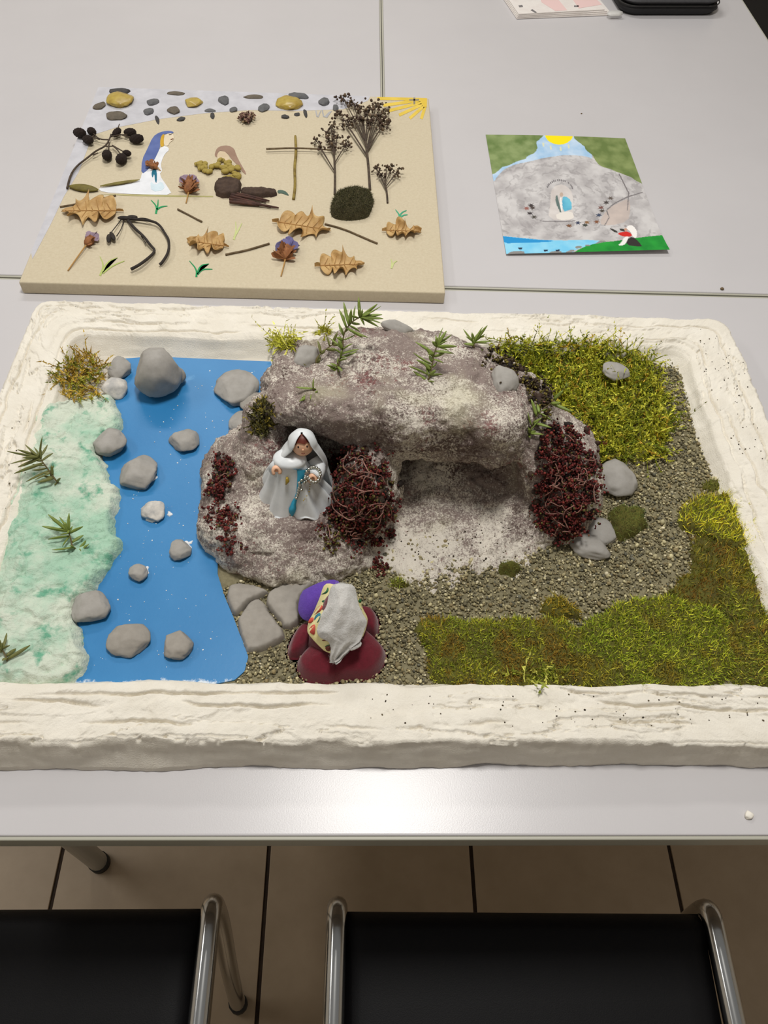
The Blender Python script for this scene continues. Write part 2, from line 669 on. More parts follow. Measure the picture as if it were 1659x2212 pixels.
def rrect(x0, x1, y0, y1, r, n=900, c=40):
    P = []
    cor = [(x1 - r, y0 + r, -90), (x1 - r, y1 - r, 0), (x0 + r, y1 - r, 90), (x0 + r, y0 + r, 180)]
    for k in range(4):
        cx, cy, a0 = cor[k]
        for a in np.linspace(a0, a0 + 90, c, endpoint=False):
            P.append((cx + r * math.cos(math.radians(a)), cy + r * math.sin(math.radians(a))))
        nx_, ny_, a1 = cor[(k + 1) % 4]
        s = np.array([cx + r * math.cos(math.radians(a0 + 90)), cy + r * math.sin(math.radians(a0 + 90))])
        e = np.array([nx_ + r * math.cos(math.radians(a1)), ny_ + r * math.sin(math.radians(a1))])
        for t in np.linspace(0, 1, n if k % 2 else n * 2 // 3, endpoint=False):
            P.append(tuple(s + (e - s) * t))
    return np.array(P)


outl, inl = rrect(X0, X1, Y0, Y1, 0.022), rrect(IX0, IX1, IY0, IY1, 0.02)
S = len(outl)
seg = np.linalg.norm(np.roll(outl, -1, 0) - outl, axis=1)
Ls = np.concatenate([[0], np.cumsum(seg)[:-1]])
per = seg.sum()
wrapx, wrapy = np.cos(2 * np.pi * Ls / per), np.sin(2 * np.pi * Ls / per)
nrm = outl - np.array([(X0 + X1) / 2, (Y0 + Y1) / 2])


def lnoise(f, seed, oct=4):
    r = per / (2 * np.pi) * f
    return fbm(np.stack([wrapx * r, wrapy * r, np.full(S, seed)], 1), oct, 0.55)


tang = np.roll(outl, -1, 0) - np.roll(outl, 1, 0)
tang /= np.linalg.norm(tang, axis=1)[:, None]
onrm = np.stack([tang[:, 1], -tang[:, 0]], 1)
wig_o, wig_i = 0.0035 * lnoise(14, 1.0) + 0.0016 * lnoise(110, 8.0, 3) + 0.003 * lnoise(4, 2.0, 2), 0.006 * lnoise(9, 3.0, 5)
outer_top = outl + onrm * wig_o[:, None]
outer_bot = outl + onrm * (0.008 + 0.007 * np.clip(-onrm[:, 1], 0, 1) * np.clip((0.2 - outl[:, 0]) / 0.5, 0, 1) + 0.0045 * lnoise(12, 4.0))[:, None]
inner_top = inl + onrm * wig_i[:, None]
# the rear and right inner slopes run further in
slope_in = 0.012 + 0.008 * np.clip(onrm[:, 1], 0, 1) + 0.004 * np.clip(onrm[:, 0], 0, 1)
inner_bot = inl - onrm * (slope_in + 0.006 * lnoise(11, 6.0, 5))[:, None]
rows = []
for k, t in enumerate(np.linspace(0, 1, 9)):
    p = outer_bot * (1 - t) + outer_top * t
    p = p + onrm * (0.0026 * lnoise(20, 20 + k * 0.35, 5))[:, None]
    rows.append(np.concatenate([p, np.full((S, 1), TZ + 0.0012 + (RIM - 0.0045 - TZ) * t) + (0.0014 * lnoise(40, 30, 3)[:, None] if k == 0 else 0) * (k == 0)], 1))
    rows[-1][:, 2] = np.maximum(rows[-1][:, 2], TZ + 0.0005)
NA = 66
for k, t in enumerate(np.linspace(0.015, 1, NA)):
    p = outer_top * (1 - t) + inner_top * t
    w = 0.06
    r = per / (2 * np.pi)
    q = np.stack([wrapx * r * 5, wrapy * r * 5, np.full(S, t * w * 16 + 40)], 1)
    n1 = fbm(q, 4, 0.5)
    q2 = np.stack([wrapx * r * 7, wrapy * r * 7, np.full(S, t * w * 50 + 60)], 1)
    n2 = fbm(q2, 5, 0.55)
    m2 = np.clip(lnoise(3.2, 70 + t * 1.2, 2) * 6 + 0.6, 0, 1)
    q3 = np.stack([wrapx * r * 45, wrapy * r * 45, np.full(S, t * w * 45 + 80)], 1)
    fine = fbm(q3, 4, 0.65)
    terr = n1 * 3.0 + 0.3 * fine
    terr = np.floor(terr) + np.clip((terr - np.floor(terr)) * 5, 0, 1)
    edge = min(1, (t / 0.06)) if t < 0.06 else 1.0
    z = RIM - 0.0045 * (1 - math.sqrt(edge)) + 0.0014 * terr + 0.0012 * n1 + 0.0011 * fine - 0.0055 * m2 * np.exp(-((n2 - 0.03) / 0.020) ** 2) + 0.0011 * m2 * np.tanh((n2 - 0.03) / 0.05)
    for c0, amp_, sd_ in ((0.32, 0.9, 101.0), (0.62, 0.9, 113.0), (0.84, 0.7, 127.0)):
        dist = (t - (c0 + 0.30 * amp_ * lnoise(2.6, sd_, 5) + 0.05 * lnoise(30, sd_ + 3, 3))) * w
        mk = np.clip(lnoise(4.5, sd_ + 7, 2) * 7 + 0.3, 0, 1)
        z = z - 0.0075 * mk * np.exp(-(dist / 0.0011) ** 2) + 0.0010 * mk * np.exp(-np.clip(dist, 0, None) / 0.012) * (dist > 0)
    if t > 0.8:
        z = z - 0.004 * ((t - 0.8) / 0.2) ** 2
    rows.append(np.concatenate([p, z[:, None]], 1))
for k, t in enumerate(np.linspace(0.1, 1, 10)):
    p = inner_top * (1 - t) + inner_bot * t
    q = np.stack([wrapx * per / 6.28 * 9, wrapy * per / 6.28 * 9, np.full(S, t * 1.5 + 90)], 1)
    n1 = fbm(q, 4, 0.55)
    zt = rows[8 + NA][:, 2]
    z = zt * (1 - t ** 0.8) + (Z0 - 0.004) * t ** 0.8 + 0.0035 * n1 * math.sin(math.pi * t)
    rows.append(np.concatenate([p, z[:, None]], 1))
rows.append(rows[0].copy())
R_ = len(rows)
V = np.concatenate(rows[:-1])
i0, k0 = np.meshgrid(np.arange(R_ - 1), np.arange(S), indexing='ij')
k1 = (k0 + 1) % S
i1 = (i0 + 1) % (R_ - 1)
F = np.stack([i0 * S + k0, i0 * S + k1, i1 * S + k1, i1 * S + k0], -1).reshape(-1, 4)
obj('plaster_rim', V, F, m_plaster, base)
obj('ground_board', *box(X0 + 0.03, X1 - 0.03, Y0 + 0.03, Y1 - 0.03, TZ + 0.0005, Z0 - 0.001), m_under, base, smooth=False)
TERR = [(V, F)]

# river sheet
m_river = M('river_blue_paint', (38, 119, 176), 0.42, (52, 129, 185), 9, 0.8, bump=0.06, bscale=240, col3=(96, 160, 208), scale3=26, th3=0.70, spec=0.45)
nt = m_river.node_tree
bs = nt.nodes['Principled BSDF']
old = bs.inputs['Base Color'].links[0].from_socket
tc = nt.nodes.new('ShaderNodeTexCoord')
sep = nt.nodes.new('ShaderNodeSeparateXYZ')
nt.links.new(tc.outputs['Object'], sep.inputs[0])
mr = nt.nodes.new('ShaderNodeMapRange')
mr.inputs['From Min'].default_value = -0.205
mr.inputs['From Max'].default_value = -0.226
nt.links.new(sep.outputs['Y'], mr.inputs['Value'])
nz = nt.nodes.new('ShaderNodeTexNoise')
nz.inputs['Scale'].default_value = 60
nz.inputs['Detail'].default_value = 9
nz.inputs['Roughness'].default_value = 0.7
nt.links.new(tc.outputs['Object'], nz.inputs['Vector'])
ad = nt.nodes.new('ShaderNodeMath')
ad.operation = 'MULTIPLY'
nt.links.new(mr.outputs[0], ad.inputs[0])
nt.links.new(nz.outputs['Fac'], ad.inputs[1])
mr2 = nt.nodes.new('ShaderNodeMapRange')
mr2.inputs['From Min'].default_value = 0.46
mr2.inputs['From Max'].default_value = 0.54
nt.links.new(ad.outputs[0], mr2.inputs['Value'])
mx = nt.nodes.new('ShaderNodeMix')
mx.data_type = 'RGBA'
nt.links.new(mr2.outputs[0], mx.inputs['Factor'])
nt.links.new(old, mx.inputs[6])
mx.inputs[7].default_value = (*lin((206, 216, 226)), 1)
nt.links.new(mx.outputs[2], bs.inputs['Base Color'])
riv = [(262, 775), (330, 770), (420, 774), (585, 781), (600, 830), (600, 1000), (520, 1080), (470, 1180), (470, 1240), (486, 1290), (505, 1335), (518, 1370),
       (533, 1402), (536, 1420), (528, 1450), (508, 1468), (470, 1476), (400, 1484), (250, 1484), (150, 1482), (150, 1400), (190, 1200), (220, 1000), (240, 880)]
obj('river_sheet', *sheet([at(x, y, Z0 + 0.003) * [1, 1, 0] + [0, 0, Z0 + 0.0005] for x, y in riv], 0.0026), m_river, base, smooth=False)
ZR = Z0 + 0.0031

# green washed bank
m_bank = M('bank_green_wash', (212, 221, 203), 0.85, (170, 206, 181), 15, 0.34, bump=0.9, bscale=330, col3=(112, 174, 144), scale3=48, th3=0.615)
bank = [(128, 872), (200, 850), (244, 845), (258, 872), (268, 918), (252, 935), (222, 950), (214, 970), (232, 998), (238, 1030), (262, 1052), (258, 1088), (250, 1106), (250, 1150), (274, 1160),
        (256, 1192), (232, 1228), (216, 1254), (196, 1284), (168, 1300), (164, 1338), (180, 1346), (178, 1376), (195, 1410), (186, 1440), (160, 1470), (120, 1486), (-60, 1486),
        (-40, 1440), (-8, 1400), (20, 1320), (50, 1150), (80, 1000)]
bp = np.array([at(x, y, Z0 + 0.012)[:2] for x, y in bank[:-6]] + [(-0.41, 0.29), (-0.41, 0.50), (-0.405, 0.67), (-0.36, 0.70)])
bV, bF = patch(bp, Z0, 0.016, 0.012, 0.0015, amp=0.0055, ns=50, seed=3, rag=0.004, ragf=90, crack=0.003)
# it leans up against the left rim and runs out on top of it
xl = np.interp(bV[:, 1], [0.28, 0.40, 0.50, 0.60, 0.68], [at(-60, 1486, RIM)[0], at(20, 1320, RIM)[0], at(50, 1150, RIM)[0], at(82, 1000, RIM)[0], at(128, 872, RIM)[0]])
t = (bV[:, 0] - xl) / 0.05
bV[:, 2] += np.where(t > 0, np.clip(1 - t, 0, 1) * (RIM + 0.003 - Z0 - 0.016), (RIM + 0.003 - Z0 - 0.016) + t * 0.02) * np.clip((bV[:, 2] - Z0) / 0.012, 0, 1)
obj('green_bank', bV, bF, m_bank, base)
TERR.append((bV, bF))

# ---------------------------------------------------------------- the rock grotto
h = 0.0025
lo = np.array([-0.22, 0.375, 0.745])
hi = np.array([0.34, 0.78, 0.965])
dims = ((hi - lo) / h).astype(int) + 1
gx, gy, gz = np.meshgrid(*[lo[i] + h * np.arange(dims[i]) for i in range(3)], indexing='ij')


def ell(c, r, rz=0.0):
    x, y, z = gx - c[0], gy - c[1], gz - c[2]
    if rz:
        cs, sn = math.cos(rz), math.sin(rz)
        x, y = cs * x + sn * y, -sn * x + cs * y
    k0 = np.sqrt((x / r[0]) ** 2 + (y / r[1]) ** 2 + (z / r[2]) ** 2)
    k1 = np.sqrt((x / r[0] ** 2) ** 2 + (y / r[1] ** 2) ** 2 + (z / r[2] ** 2) ** 2)
    return k0 * (k0 - 1) / np.maximum(k1, 1e-6)


def smin(a, b, k):
    hh = np.clip(0.5 + 0.5 * (b - a) / k, 0, 1)
    return b * (1 - hh) + a * hh - k * hh * (1 - hh)


def smax(a, b, k):
    return -smin(-a, -b, k)


warp = 0.010 * fbm(np.stack([gx * 14, gy * 14, gz * 14], -1)[::2, ::2, ::2], 2)
warp = np.repeat(np.repeat(np.repeat(warp, 2, 0), 2, 1), 2, 2)[:dims[0], :dims[1], :dims[2]]
# body behind, brow above


def rbox(c, hf, rd, a=0.0):
    x, y, z = gx - c[0], gy - c[1], gz - c[2]
    cs, sn = math.cos(a), math.sin(a)
    x, y = cs * x + sn * y, -sn * x + cs * y
    qx, qy, qz = np.abs(x) - hf[0] + rd, np.abs(y) - hf[1] + rd, np.abs(z) - hf[2] + rd
    return np.sqrt(np.maximum(qx, 0) ** 2 + np.maximum(qy, 0) ** 2 + np.maximum(qz, 0) ** 2) + np.minimum(np.maximum(qx, np.maximum(qy, qz)), 0) - rd


f = ell((0.045, 0.655, 0.785), (0.160, 0.078, 0.100))
f = smin(f, ell((0.226, 0.562, 0.775), (0.052, 0.085, 0.070), 0.25), 0.03)
f = smin(f, ell((0.195, 0.580, 0.82), (0.028, 0.070, 0.065)), 0.02)
f = smax(f, -ell((-0.040, 0.50, 0.842), (0.045, 0.066, 0.046)), 0.010)
f = smax(f, -ell((0.110, 0.465, 0.790), (0.090, 0.095, 0.050)), 0.010)
f = smin(f, rbox((-0.026, 0.596, 0.887), (0.066, 0.062, 0.028), 0.026, -0.12), 0.02)
f = smin(f, rbox((0.083, 0.592, 0.866), (0.102, 0.068, 0.046), 0.036, -0.13), 0.022)
f = smin(f, rbox((0.020, 0.590, 0.878), (0.075, 0.062, 0.042), 0.036, -0.10), 0.022)
f = smax(f, gz - 0.911 + 0.12 * np.abs(gx - 0.03) + 0.10 * (gy - 0.56), 0.02)
# pedestal, left hump, pillar between the hollows, ramp and floor of the cave
for c, r, k, a in [((-0.070, 0.470, 0.762), (0.092, 0.062, 0.041), 0.02, -0.1),
                   ((-0.118, 0.530, 0.775), (0.056, 0.085, 0.052), 0.025, 0.1),
                   ((-0.100, 0.560, 0.815), (0.030, 0.06, 0.05), 0.02, 0.0),
                   ((0.012, 0.510, 0.800), (0.034, 0.046, 0.060), 0.02, 0.0),
                   ((0.115, 0.480, 0.752), (0.096, 0.080, 0.017), 0.012, 0.0),
                   ((0.110, 0.565, 0.748), (0.090, 0.065, 0.052), 0.03, 0.0),
                   ((0.212, 0.530, 0.755), (0.050, 0.06, 0.032), 0.02, 0.0)]:
    f = smin(f, ell(c, r, a), k)
f = f + warp
V, F = surfnets(f, lo, h)
N_ = vnormals(V, F)
V = V + N_ * (0.0062 * fbm(V * 28, 3) + 0.0036 * fbm(V * 80 + 9, 3, 0.6) + 0.0016 * fbm(V * 210, 2, 0.6) - 0.0022 * np.exp(-(fbm(V * 13 + 4, 3) / 0.035) ** 2))[:, None]
ok = (V[:, 2] > Z0 - 0.009)
F = F[ok[F].all(1)]
m_rock = M('grotto_plaster_paint', (226, 216, 204), 0.9, (158, 140, 136), 95, 0.5, bump=0.9, bscale=330)
nt = m_rock.node_tree
bs = nt.nodes['Principled BSDF']
N, L = nt.nodes, nt.links
for n in list(N):
    if n.type not in ('BSDF_PRINCIPLED', 'OUTPUT_MATERIAL', 'BUMP'):
        if n.type == 'TEX_NOISE' and n.outputs[0].links and n.outputs[0].links[0].to_node.type == 'BUMP':
            continue
        N.remove(n)
tc = N.new('ShaderNodeTexCoord')
for n in N:
    if n.type == 'TEX_NOISE':
        L.new(tc.outputs['Object'], n.inputs['Vector'])


def nz_(scale, det=6, ro=0.6, off=0.0):
    mp = N.new('ShaderNodeMapping')
    mp.inputs['Location'].default_value = (off, off * 1.7, off * 0.6)
    L.new(tc.outputs['Object'], mp.inputs['Vector'])
    n = N.new('ShaderNodeTexNoise')
    n.inputs['Scale'].default_value = scale
    n.inputs['Detail'].default_value = det
    n.inputs['Roughness'].default_value = ro
    L.new(mp.outputs[0], n.inputs['Vector'])
    return n.outputs['Fac']


def mr_(s, a, b, c=0.0, d=1.0):
    r = N.new('ShaderNodeMapRange')
    for k, v in zip(('From Min', 'From Max', 'To Min', 'To Max'), (a, b, c, d)):
        r.inputs[k].default_value = v
    L.new(s, r.inputs['Value'])
    return r.outputs[0]


def op_(o, a, b):
    n = N.new('ShaderNodeMath')
    n.operation = o
    for k, s in enumerate((a, b)):
        if hasattr(s, 'node'):
            L.new(s, n.inputs[k])
        else:
            n.inputs[k].default_value = s
    return n.outputs[0]


def mx_(f_, a, b):
    x = N.new('ShaderNodeMix')
    x.data_type = 'RGBA'
    L.new(f_, x.inputs['Factor'])
    for s, i in ((a, 6), (b, 7)):
        if hasattr(s, 'node'):
            L.new(s, x.inputs[i])
        else:
            x.inputs[i].default_value = (*lin(s), 1)
    return x.outputs[2]


sep = N.new('ShaderNodeSeparateXYZ')
L.new(tc.outputs['Object'], sep.inputs[0])
low = mr_(sep.outputs['Z'], 0.003, 0.017)                       # paint fades out towards the foot
grain = op_('ADD', op_('MULTIPLY', nz_(520, 5, 0.8), 0.65), op_('MULTIPLY', nz_(140, 7, 0.75, 2.2), 0.35))
broad = nz_(15, 5, 0.65, 3.1)
amount = op_('ADD', op_('MULTIPLY', mr_(broad, 0.32, 0.62), 0.15), op_('MULTIPLY', low, 0.10))
mauve = mr_(op_('ADD', op_('SUBTRACT', grain, 0.66), amount), -0.04, 0.045)
c1 = mx_(mauve, (222, 214, 200), (137, 122, 115))
dark = mr_(op_('ADD', nz_(330, 5, 0.75, 7.0), op_('MULTIPLY', mr_(nz_(22, 4, 0.6, 1.3), 0.42, 0.68), 0.20)), 0.635, 0.70)
c2 = mx_(op_('MULTIPLY', dark, low), c1, (98, 81, 76))
redm = mr_(op_('ADD', nz_(240, 5, 0.75, 12.0), op_('MULTIPLY', mr_(nz_(17, 4, 0.6, 5.7), 0.48, 0.70), 0.22)), 0.665, 0.74)
c3 = mx_(op_('MULTIPLY', redm, 0.8), c2, (122, 76, 74))
yel = mr_(nz_(14, 3, 0.5, 9.0), 0.6, 0.75, 0, 0.4)
c4 = mx_(yel, c3, (196, 192, 160))
L.new(c4, bs.inputs['Base Color'])
rock = obj('rock_grotto', V, F, m_rock, origin=(0.05, 0.52, Z0))
finish(rock, 'large mauve speckled plaster rock with overhanging brow, niche and cave', 'rock')
TERR.append((V, F))
ROCK = BVHTree.FromPolygons([tuple(v) for v in V], [tuple(int(i) for i in f_) for f_ in F])

gp, gf = box(X0 + 0.05, X1 - 0.05, Y0 + 0.05, Y1 - 0.05, Z0 - 0.01, Z0 + 0.0015)
TV, TF, n = [], [], 0
for v, q in TERR + [(gp, gf)]:
    TV += [tuple(p) for p in v]
    TF += [tuple(int(i) + n for i in t) for t in q]
    n += len(v)
LAND = BVHTree.FromPolygons(TV, TF)


def hit(px, py, tree=None):
    l, nn, i, d = (tree or LAND).ray_cast(Vector(EYE), Vector(ray(px, py)))
    if l is None:
        p = at(px, py, Z0)
        return p, np.array([0, 0, 1.0])
    nn = np.array(nn)
    if np.dot(nn, ray(px, py)) > 0:
        nn = -nn
    return np.array(l), nn


def drop(x, y):
    l, nn, i, d = LAND.ray_cast(Vector((x, y, 1.2)), Vector((0, 0, -1)))
    return l[2] if l is not None else Z0

# ---------------------------------------------------------------- gravel
def blades(P, D, Ln, Wd, bend, colr, seg=2):
    """curved tapering blades: roots P, directions D, lengths, widths -> quads and colours"""
    n = len(P)
    D = D / np.linalg.norm(D, axis=1)[:, None]
    side = np.cross(D, rng.normal(size=(n, 3)))
    side /= np.linalg.norm(side, axis=1)[:, None] + 1e-9
    V = np.zeros((n, (seg + 1) * 2, 3))
    for k in range(seg + 1):
        t = k / seg
        c = P + D * (Ln * t)[:, None] + bend * (t * t * Ln)[:, None]
        w = (Wd * (1 - 0.85 * t) * (0.7 + 0.9 * t * (1 - t)))[:, None] * side
        V[:, 2 * k] = c - w
        V[:, 2 * k + 1] = c + w
    b = (np.arange(n) * (seg + 1) * 2)[:, None]
    F = np.concatenate([b + np.array([[2 * k, 2 * k + 1, 2 * k + 3, 2 * k + 2]]) for k in range(seg)])
    C = np.repeat(colr, (seg + 1) * 2, 0)
    return V.reshape(-1, 3), F, C


def lumps(P, R, colr, sub=1, squash=(0.6, 1.0), jit=0.25):
    iv, fi = ico(sub)
    n = len(P)
    A = rng.normal(size=(n, 3, 3))
    Q = np.linalg.qr(A)[0]
    S_ = R[:, None] * rng.uniform(squash[0], squash[1], (n, 3))
    J = 1 + rng.uniform(-jit, jit, (n, len(iv), 1))
    V = np.einsum('nij,nvj->nvi', Q, (iv[None] * J) * S_[:, None, :]) + P[:, None]
    F = fi[None] + (np.arange(n) * len(iv))[:, None, None]
    return V.reshape(-1, 3), F.reshape(-1, 3), np.repeat(colr, len(iv), 0)


def in_poly_pts(poly, n):
    poly = np.asarray(poly)[:, :2]
    lo_, hi_ = poly.min(0), poly.max(0)
    out = np.zeros((0, 2))
    while len(out) < n:
        q = rng.uniform(lo_, hi_, (n * 2, 2))
        out = np.concatenate([out, q[pip(poly, q[:, 0], q[:, 1])]])
    return out[:n]


def pick(cols, n, w=None, gainc=1.0):
    c = np.array([lin(k) for k in cols])
    i = rng.choice(len(cols), n, p=w)
    return c[i] * rng.uniform(0.8, 1.2, (n, 1)) * gainc


obj('gravel_bed', *sheet([(-0.15, IY0 - 0.008, Z0 - 0.002), (IX1 + 0.004, IY0 - 0.008, Z0 - 0.002), (IX1 + 0.004, 0.76, Z0 - 0.002), (0.0, 0.76, Z0 - 0.002), (-0.15, 0.46, Z0 - 0.002)], 0.003), m_floorbed, base, smooth=False)
gpoly = np.array([at(x, y, Z0)[:2] for x, y in [(480, 1440), (480, 1370), (460, 1280), (640, 1210), (1100, 1130), (1200, 1060), (1160, 900), (1060, 790), (1100, 775), (1435, 772), (1520, 830), (1555, 940), (1600, 1090),
                                                 (1640, 1180), (1560, 1300), (1560, 1490), (520, 1490)]])
n = 27000
q = in_poly_pts(gpoly, n)
rivw = np.array([at(x, y, Z0 + 0.003)[:2] for x, y in riv])
q = q[sdist(rivw, q[:, 0], q[:, 1]) < -0.0005]
n = len(q)
r = rng.gamma(4.0, 0.00023, n) + 0.0005
r = np.clip(r, 0.0007, 0.0036)
gc = pick([(158, 148, 114), (122, 114, 86), (194, 184, 144), (96, 90, 70), (138, 124, 90), (104, 102, 88), (214, 204, 172)], n, [0.27, 0.24, 0.15, 0.13, 0.11, 0.06, 0.04])
V, F, C = lumps(np.concatenate([q, (Z0 + 0.001 + r * 0.45 + rng.uniform(0, 0.0012, n))[:, None]], 1), r, gc, 1, (0.55, 1.15), 0.16)
# keep the grains on the ground
g = obj('gravel', V, F, m_attr, origin=(0.2, 0.38, Z0), smooth=False, col=C)
finish(g, 'loose grey and beige gravel covering the ground around the rock', 'gravel', kind='stuff')


# ---------------------------------------------------------------- clay stones
def stone_mesh(seed, rx, ry, rz, sub=4, planes=8, rough=0.16):
    r_ = np.random.default_rng(seed)
    d, fi = ico(sub)
    o = r_.uniform(0, 50, 3)
    rad = 1 + 1.4 * rough * fbm(d * 1.1 + o, 2) + 0.25 * rough * fbm(d * 4 + o, 3)
    v = d * rad[:, None]
    for k in range(planes):
        nn = r_.normal(size=3)
        nn[2] *= 0.7
        nn /= np.linalg.norm(nn)
        c = r_.uniform(0.68, 0.92)
        s = v @ nn
        over = np.clip(s - c, 0, None)
        v = v - nn * (over * 0.85)[:, None]
    v = v + d * (0.05 * fbm(d * 3.2 + o * 2, 2) + 0.02 * fbm(d * 9 + o, 2))[:, None]
    v[:, 2] = np.where(v[:, 2] < -0.55, -0.55 + 0.15 * (v[:, 2] + 0.55), v[:, 2])
    return v * [rx, ry, rz], fi


def stone(px, py, w, hh, zb, label, q=0.62, seed=0, rot=0.0, mat=None, group=None, ground=None, rough=0.16, name='clay_stone', planes=8):
    p0 = at(px, py, zb + 0.008)
    k = mpp(p0)
    dn = -ray(px, py)[2]
    cs = math.sqrt(1 - dn * dn)
    rx = w * k / 2 * 1.12
    ry = 1.12 * hh * k / 2 / math.sqrt(dn ** 2 + (q * cs) ** 2)
    rz = q * min(rx, ry)
    c = at(px, py, zb + 0.5 * rz)
    v, fi = stone_mesh(seed, rx, ry, rz, 4, planes, rough)
    c_, s_ = math.cos(rot), math.sin(rot)
    v = np.stack([c_ * v[:, 0] - s_ * v[:, 1], s_ * v[:, 0] + c_ * v[:, 1], v[:, 2]], 1)
    o = obj(name, v + c, fi, mat or m_clay, origin=(c[0], c[1], zb))
    return finish(o, label, 'stone', group)


RS = 'grey clay stones in the blue river'


def glue(st, px, py, r, seed):
    c = at(px, py, ZR)
    k = mpp(c)
    P = [(c[0] + r * k * math.cos(a) * (1 + 0.35 * math.sin(3 * a + seed)), c[1] + r * k * math.sin(a) * (1 + 0.3 * math.cos(2 * a + seed))) for a in np.linspace(0, 6.28, 14, endpoint=False)]
    v, fi = patch(P, ZR, 0.0010, 0.0015, 0.0007, amp=0.0003, ns=200, seed=seed, rag=0.0006, ragf=300, sink=0.0015)
    o = obj('glue_smear', v, fi, MATS.get('white_glue') or M('white_glue', (226, 228, 230), 0.3), st)
    o['label'] = 'white glue smear'
zr = ZR
big = thing('clay_boulder', at(340, 838, zr), 'big rounded grey clay boulder at the back end of the blue river', 'stone', RS)
p0 = at(338, 806, zr + 0.026)
v, fi = stone_mesh(101, 0.030, 0.028, 0.033, 4, 5, 0.08)
v[:, 2] = np.maximum(v[:, 2], -(p0[2] - zr))
obj('boulder', v + p0, fi, m_clay, big)
p0 = at(386, 812, zr + 0.012)
v, fi = stone_mesh(102, 0.0085, 0.011, 0.011, 3, 3)
obj('nub', v + p0, fi, m_clay2, big)
stone(258, 796, 48, 44, ZR, 'grey clay stone right beside the yellow moss tuft, upper of two', 0.6, 1, 0.3, group=RS)
stone(248, 838, 46, 40, ZR, 'grey clay stone crusted with white plaster, below the yellow moss tuft', 0.7, 2, mat=m_clay_white, group=RS)
stone(510, 838, 84, 66, ZR, 'wide angular grey stone at the back of the river near the rock', 0.42, 3, 0.2, group=RS, planes=8)
stone(546, 872, 50, 42, ZR, 'grey stone half hidden at the left foot of the brow, behind another', 0.5, 4, mat=m_clay2, group=RS)
stone(524, 914, 54, 50, ZR, 'grey stone wedged between river and left side of the rock', 0.5, 5, group=RS)
stone(400, 952, 62, 46, ZR, 'smooth oval grey stone alone in the middle of the river', 0.5, 6, group=RS)
stone(237, 957, 64, 54, ZR + 0.002, 'angular grey stone overhanging the green bank and the river', 0.6, 7, -0.5, group=RS, planes=9)
st_ = stone(299, 1021, 76, 66, ZR, 'large round grey stone in the river right of the double rosemary sprig', 0.5, 8, group=RS)
for g_ in [(326, 1032, 12, 7)]:
    glue(st_, *g_)
st_ = stone(332, 1105, 46, 40, ZR, 'small rough grey stone smeared with white glue in mid river', 0.6, 9, 0.2, mat=m_clay_white, group=RS)
for g_ in [(326, 1117, 16, 1), (366, 1110, 7, 2)]:
    glue(st_, *g_)
st_ = stone(389, 1188, 46, 40, ZR, 'small grey stone in the river close to the rock, glue threads beside it', 0.6, 10, group=RS)
for g_ in [(402, 1180, 12, 3), (412, 1172, 6, 5)]:
    glue(st_, *g_)
st_ = stone(298, 1238, 34, 36, ZR, 'smallest grey pebble in the river, with a white glue spot', 0.7, 11, group=RS)
for g_ in [(313, 1234, 11, 4)]:
    glue(st_, *g_)
stone(195, 1311, 76, 58, ZR + 0.003, 'broad grey stone lying across the edge of the green bank', 0.45, 12, 0.0, group=RS)
stone(278, 1381, 76, 62, ZR, 'large grey stone at the front of the river, left of two', 0.5, 13, 0.1, mat=m_clay2, group=RS, planes=8)
st_ = stone(386, 1393, 56, 56, ZR, 'grey stone at the front of the river, right of two', 0.6, 14, mat=m_clay2, group=RS)
for g_ in [(366, 1404, 9, 5), (392, 1414, 14, 6)]:
    glue(st_, *g_)
FS = 'flat grey clay slabs by the kneeling doll'
c2_ = crop(420, 1000, 480 / 1659)


def slab(poly, label, seed):
    P = smooth_poly([at(*c2_(x, y), Z0 + 0.005)[:2] for x, y in poly], 1)
    P = P.mean(0) + (P - P.mean(0)) * 1.13
    v, fi = patch(P, Z0, 0.008, 0.004, 0.0011, amp=0.0018, ns=38, seed=seed, rag=0.0012, ragf=120, dome=0.0045, crack=0.0006)
    cen = P.mean(0)
    finish(obj('clay_slab', v, fi, m_clay2, origin=(cen[0], cen[1], Z0)), label, 'stone', FS)


slab([(245, 990), (270, 920), (340, 905), (430, 915), (545, 955), (543, 982), (480, 1008), (395, 1052), (325, 1135), (270, 1090)], 'flat grey clay slab at the rear of three beside the river', 1.0)
slab([(330, 1200), (342, 1160), (402, 1068), (480, 1024), (528, 1060), (568, 1135), (618, 1195), (660, 1260), (652, 1310), (560, 1360), (420, 1400), (388, 1385)], 'largest flat grey clay slab, frontmost beside the river', 2.0)
slab([(545, 1015), (582, 955), (690, 910), (800, 870), (870, 880), (890, 930), (800, 990), (770, 1080), (800, 1150), (740, 1212), (672, 1222), (625, 1150), (562, 1085)], 'flat grey clay slab touching the purple felt', 3.0)
TS_ = 'grey clay stones stuck on the rock'


def rstone(px, py, w, hh, label, seed, q=0.5, rot=0.0, lift=0.35):
    p, nn = hit(px, py, ROCK)
    k = mpp(p)
    rx = w * k / 2
    ry = hh * k / 2 * 1.05
    v, fi = stone_mesh(seed, rx, ry, q * min(rx, ry), 4, 5)
    # long axis across the view, flat side on the rock
    up = 0.6 * nn + 0.4 * -ray(px, py)
    up /= np.linalg.norm(up)
    xa = CX * math.cos(rot) + CY * math.sin(rot)
    xa = xa - up * (xa @ up)
    xa /= np.linalg.norm(xa)
    ya = np.cross(up, xa)
    c = p + up * (q * min(rx, ry) * lift)
    o = obj('clay_stone', v[:, :1] * xa + v[:, 1:2] * ya + v[:, 2:] * up + c, fi, m_clay, origin=c)
    return finish(o, label, 'stone', TS_)


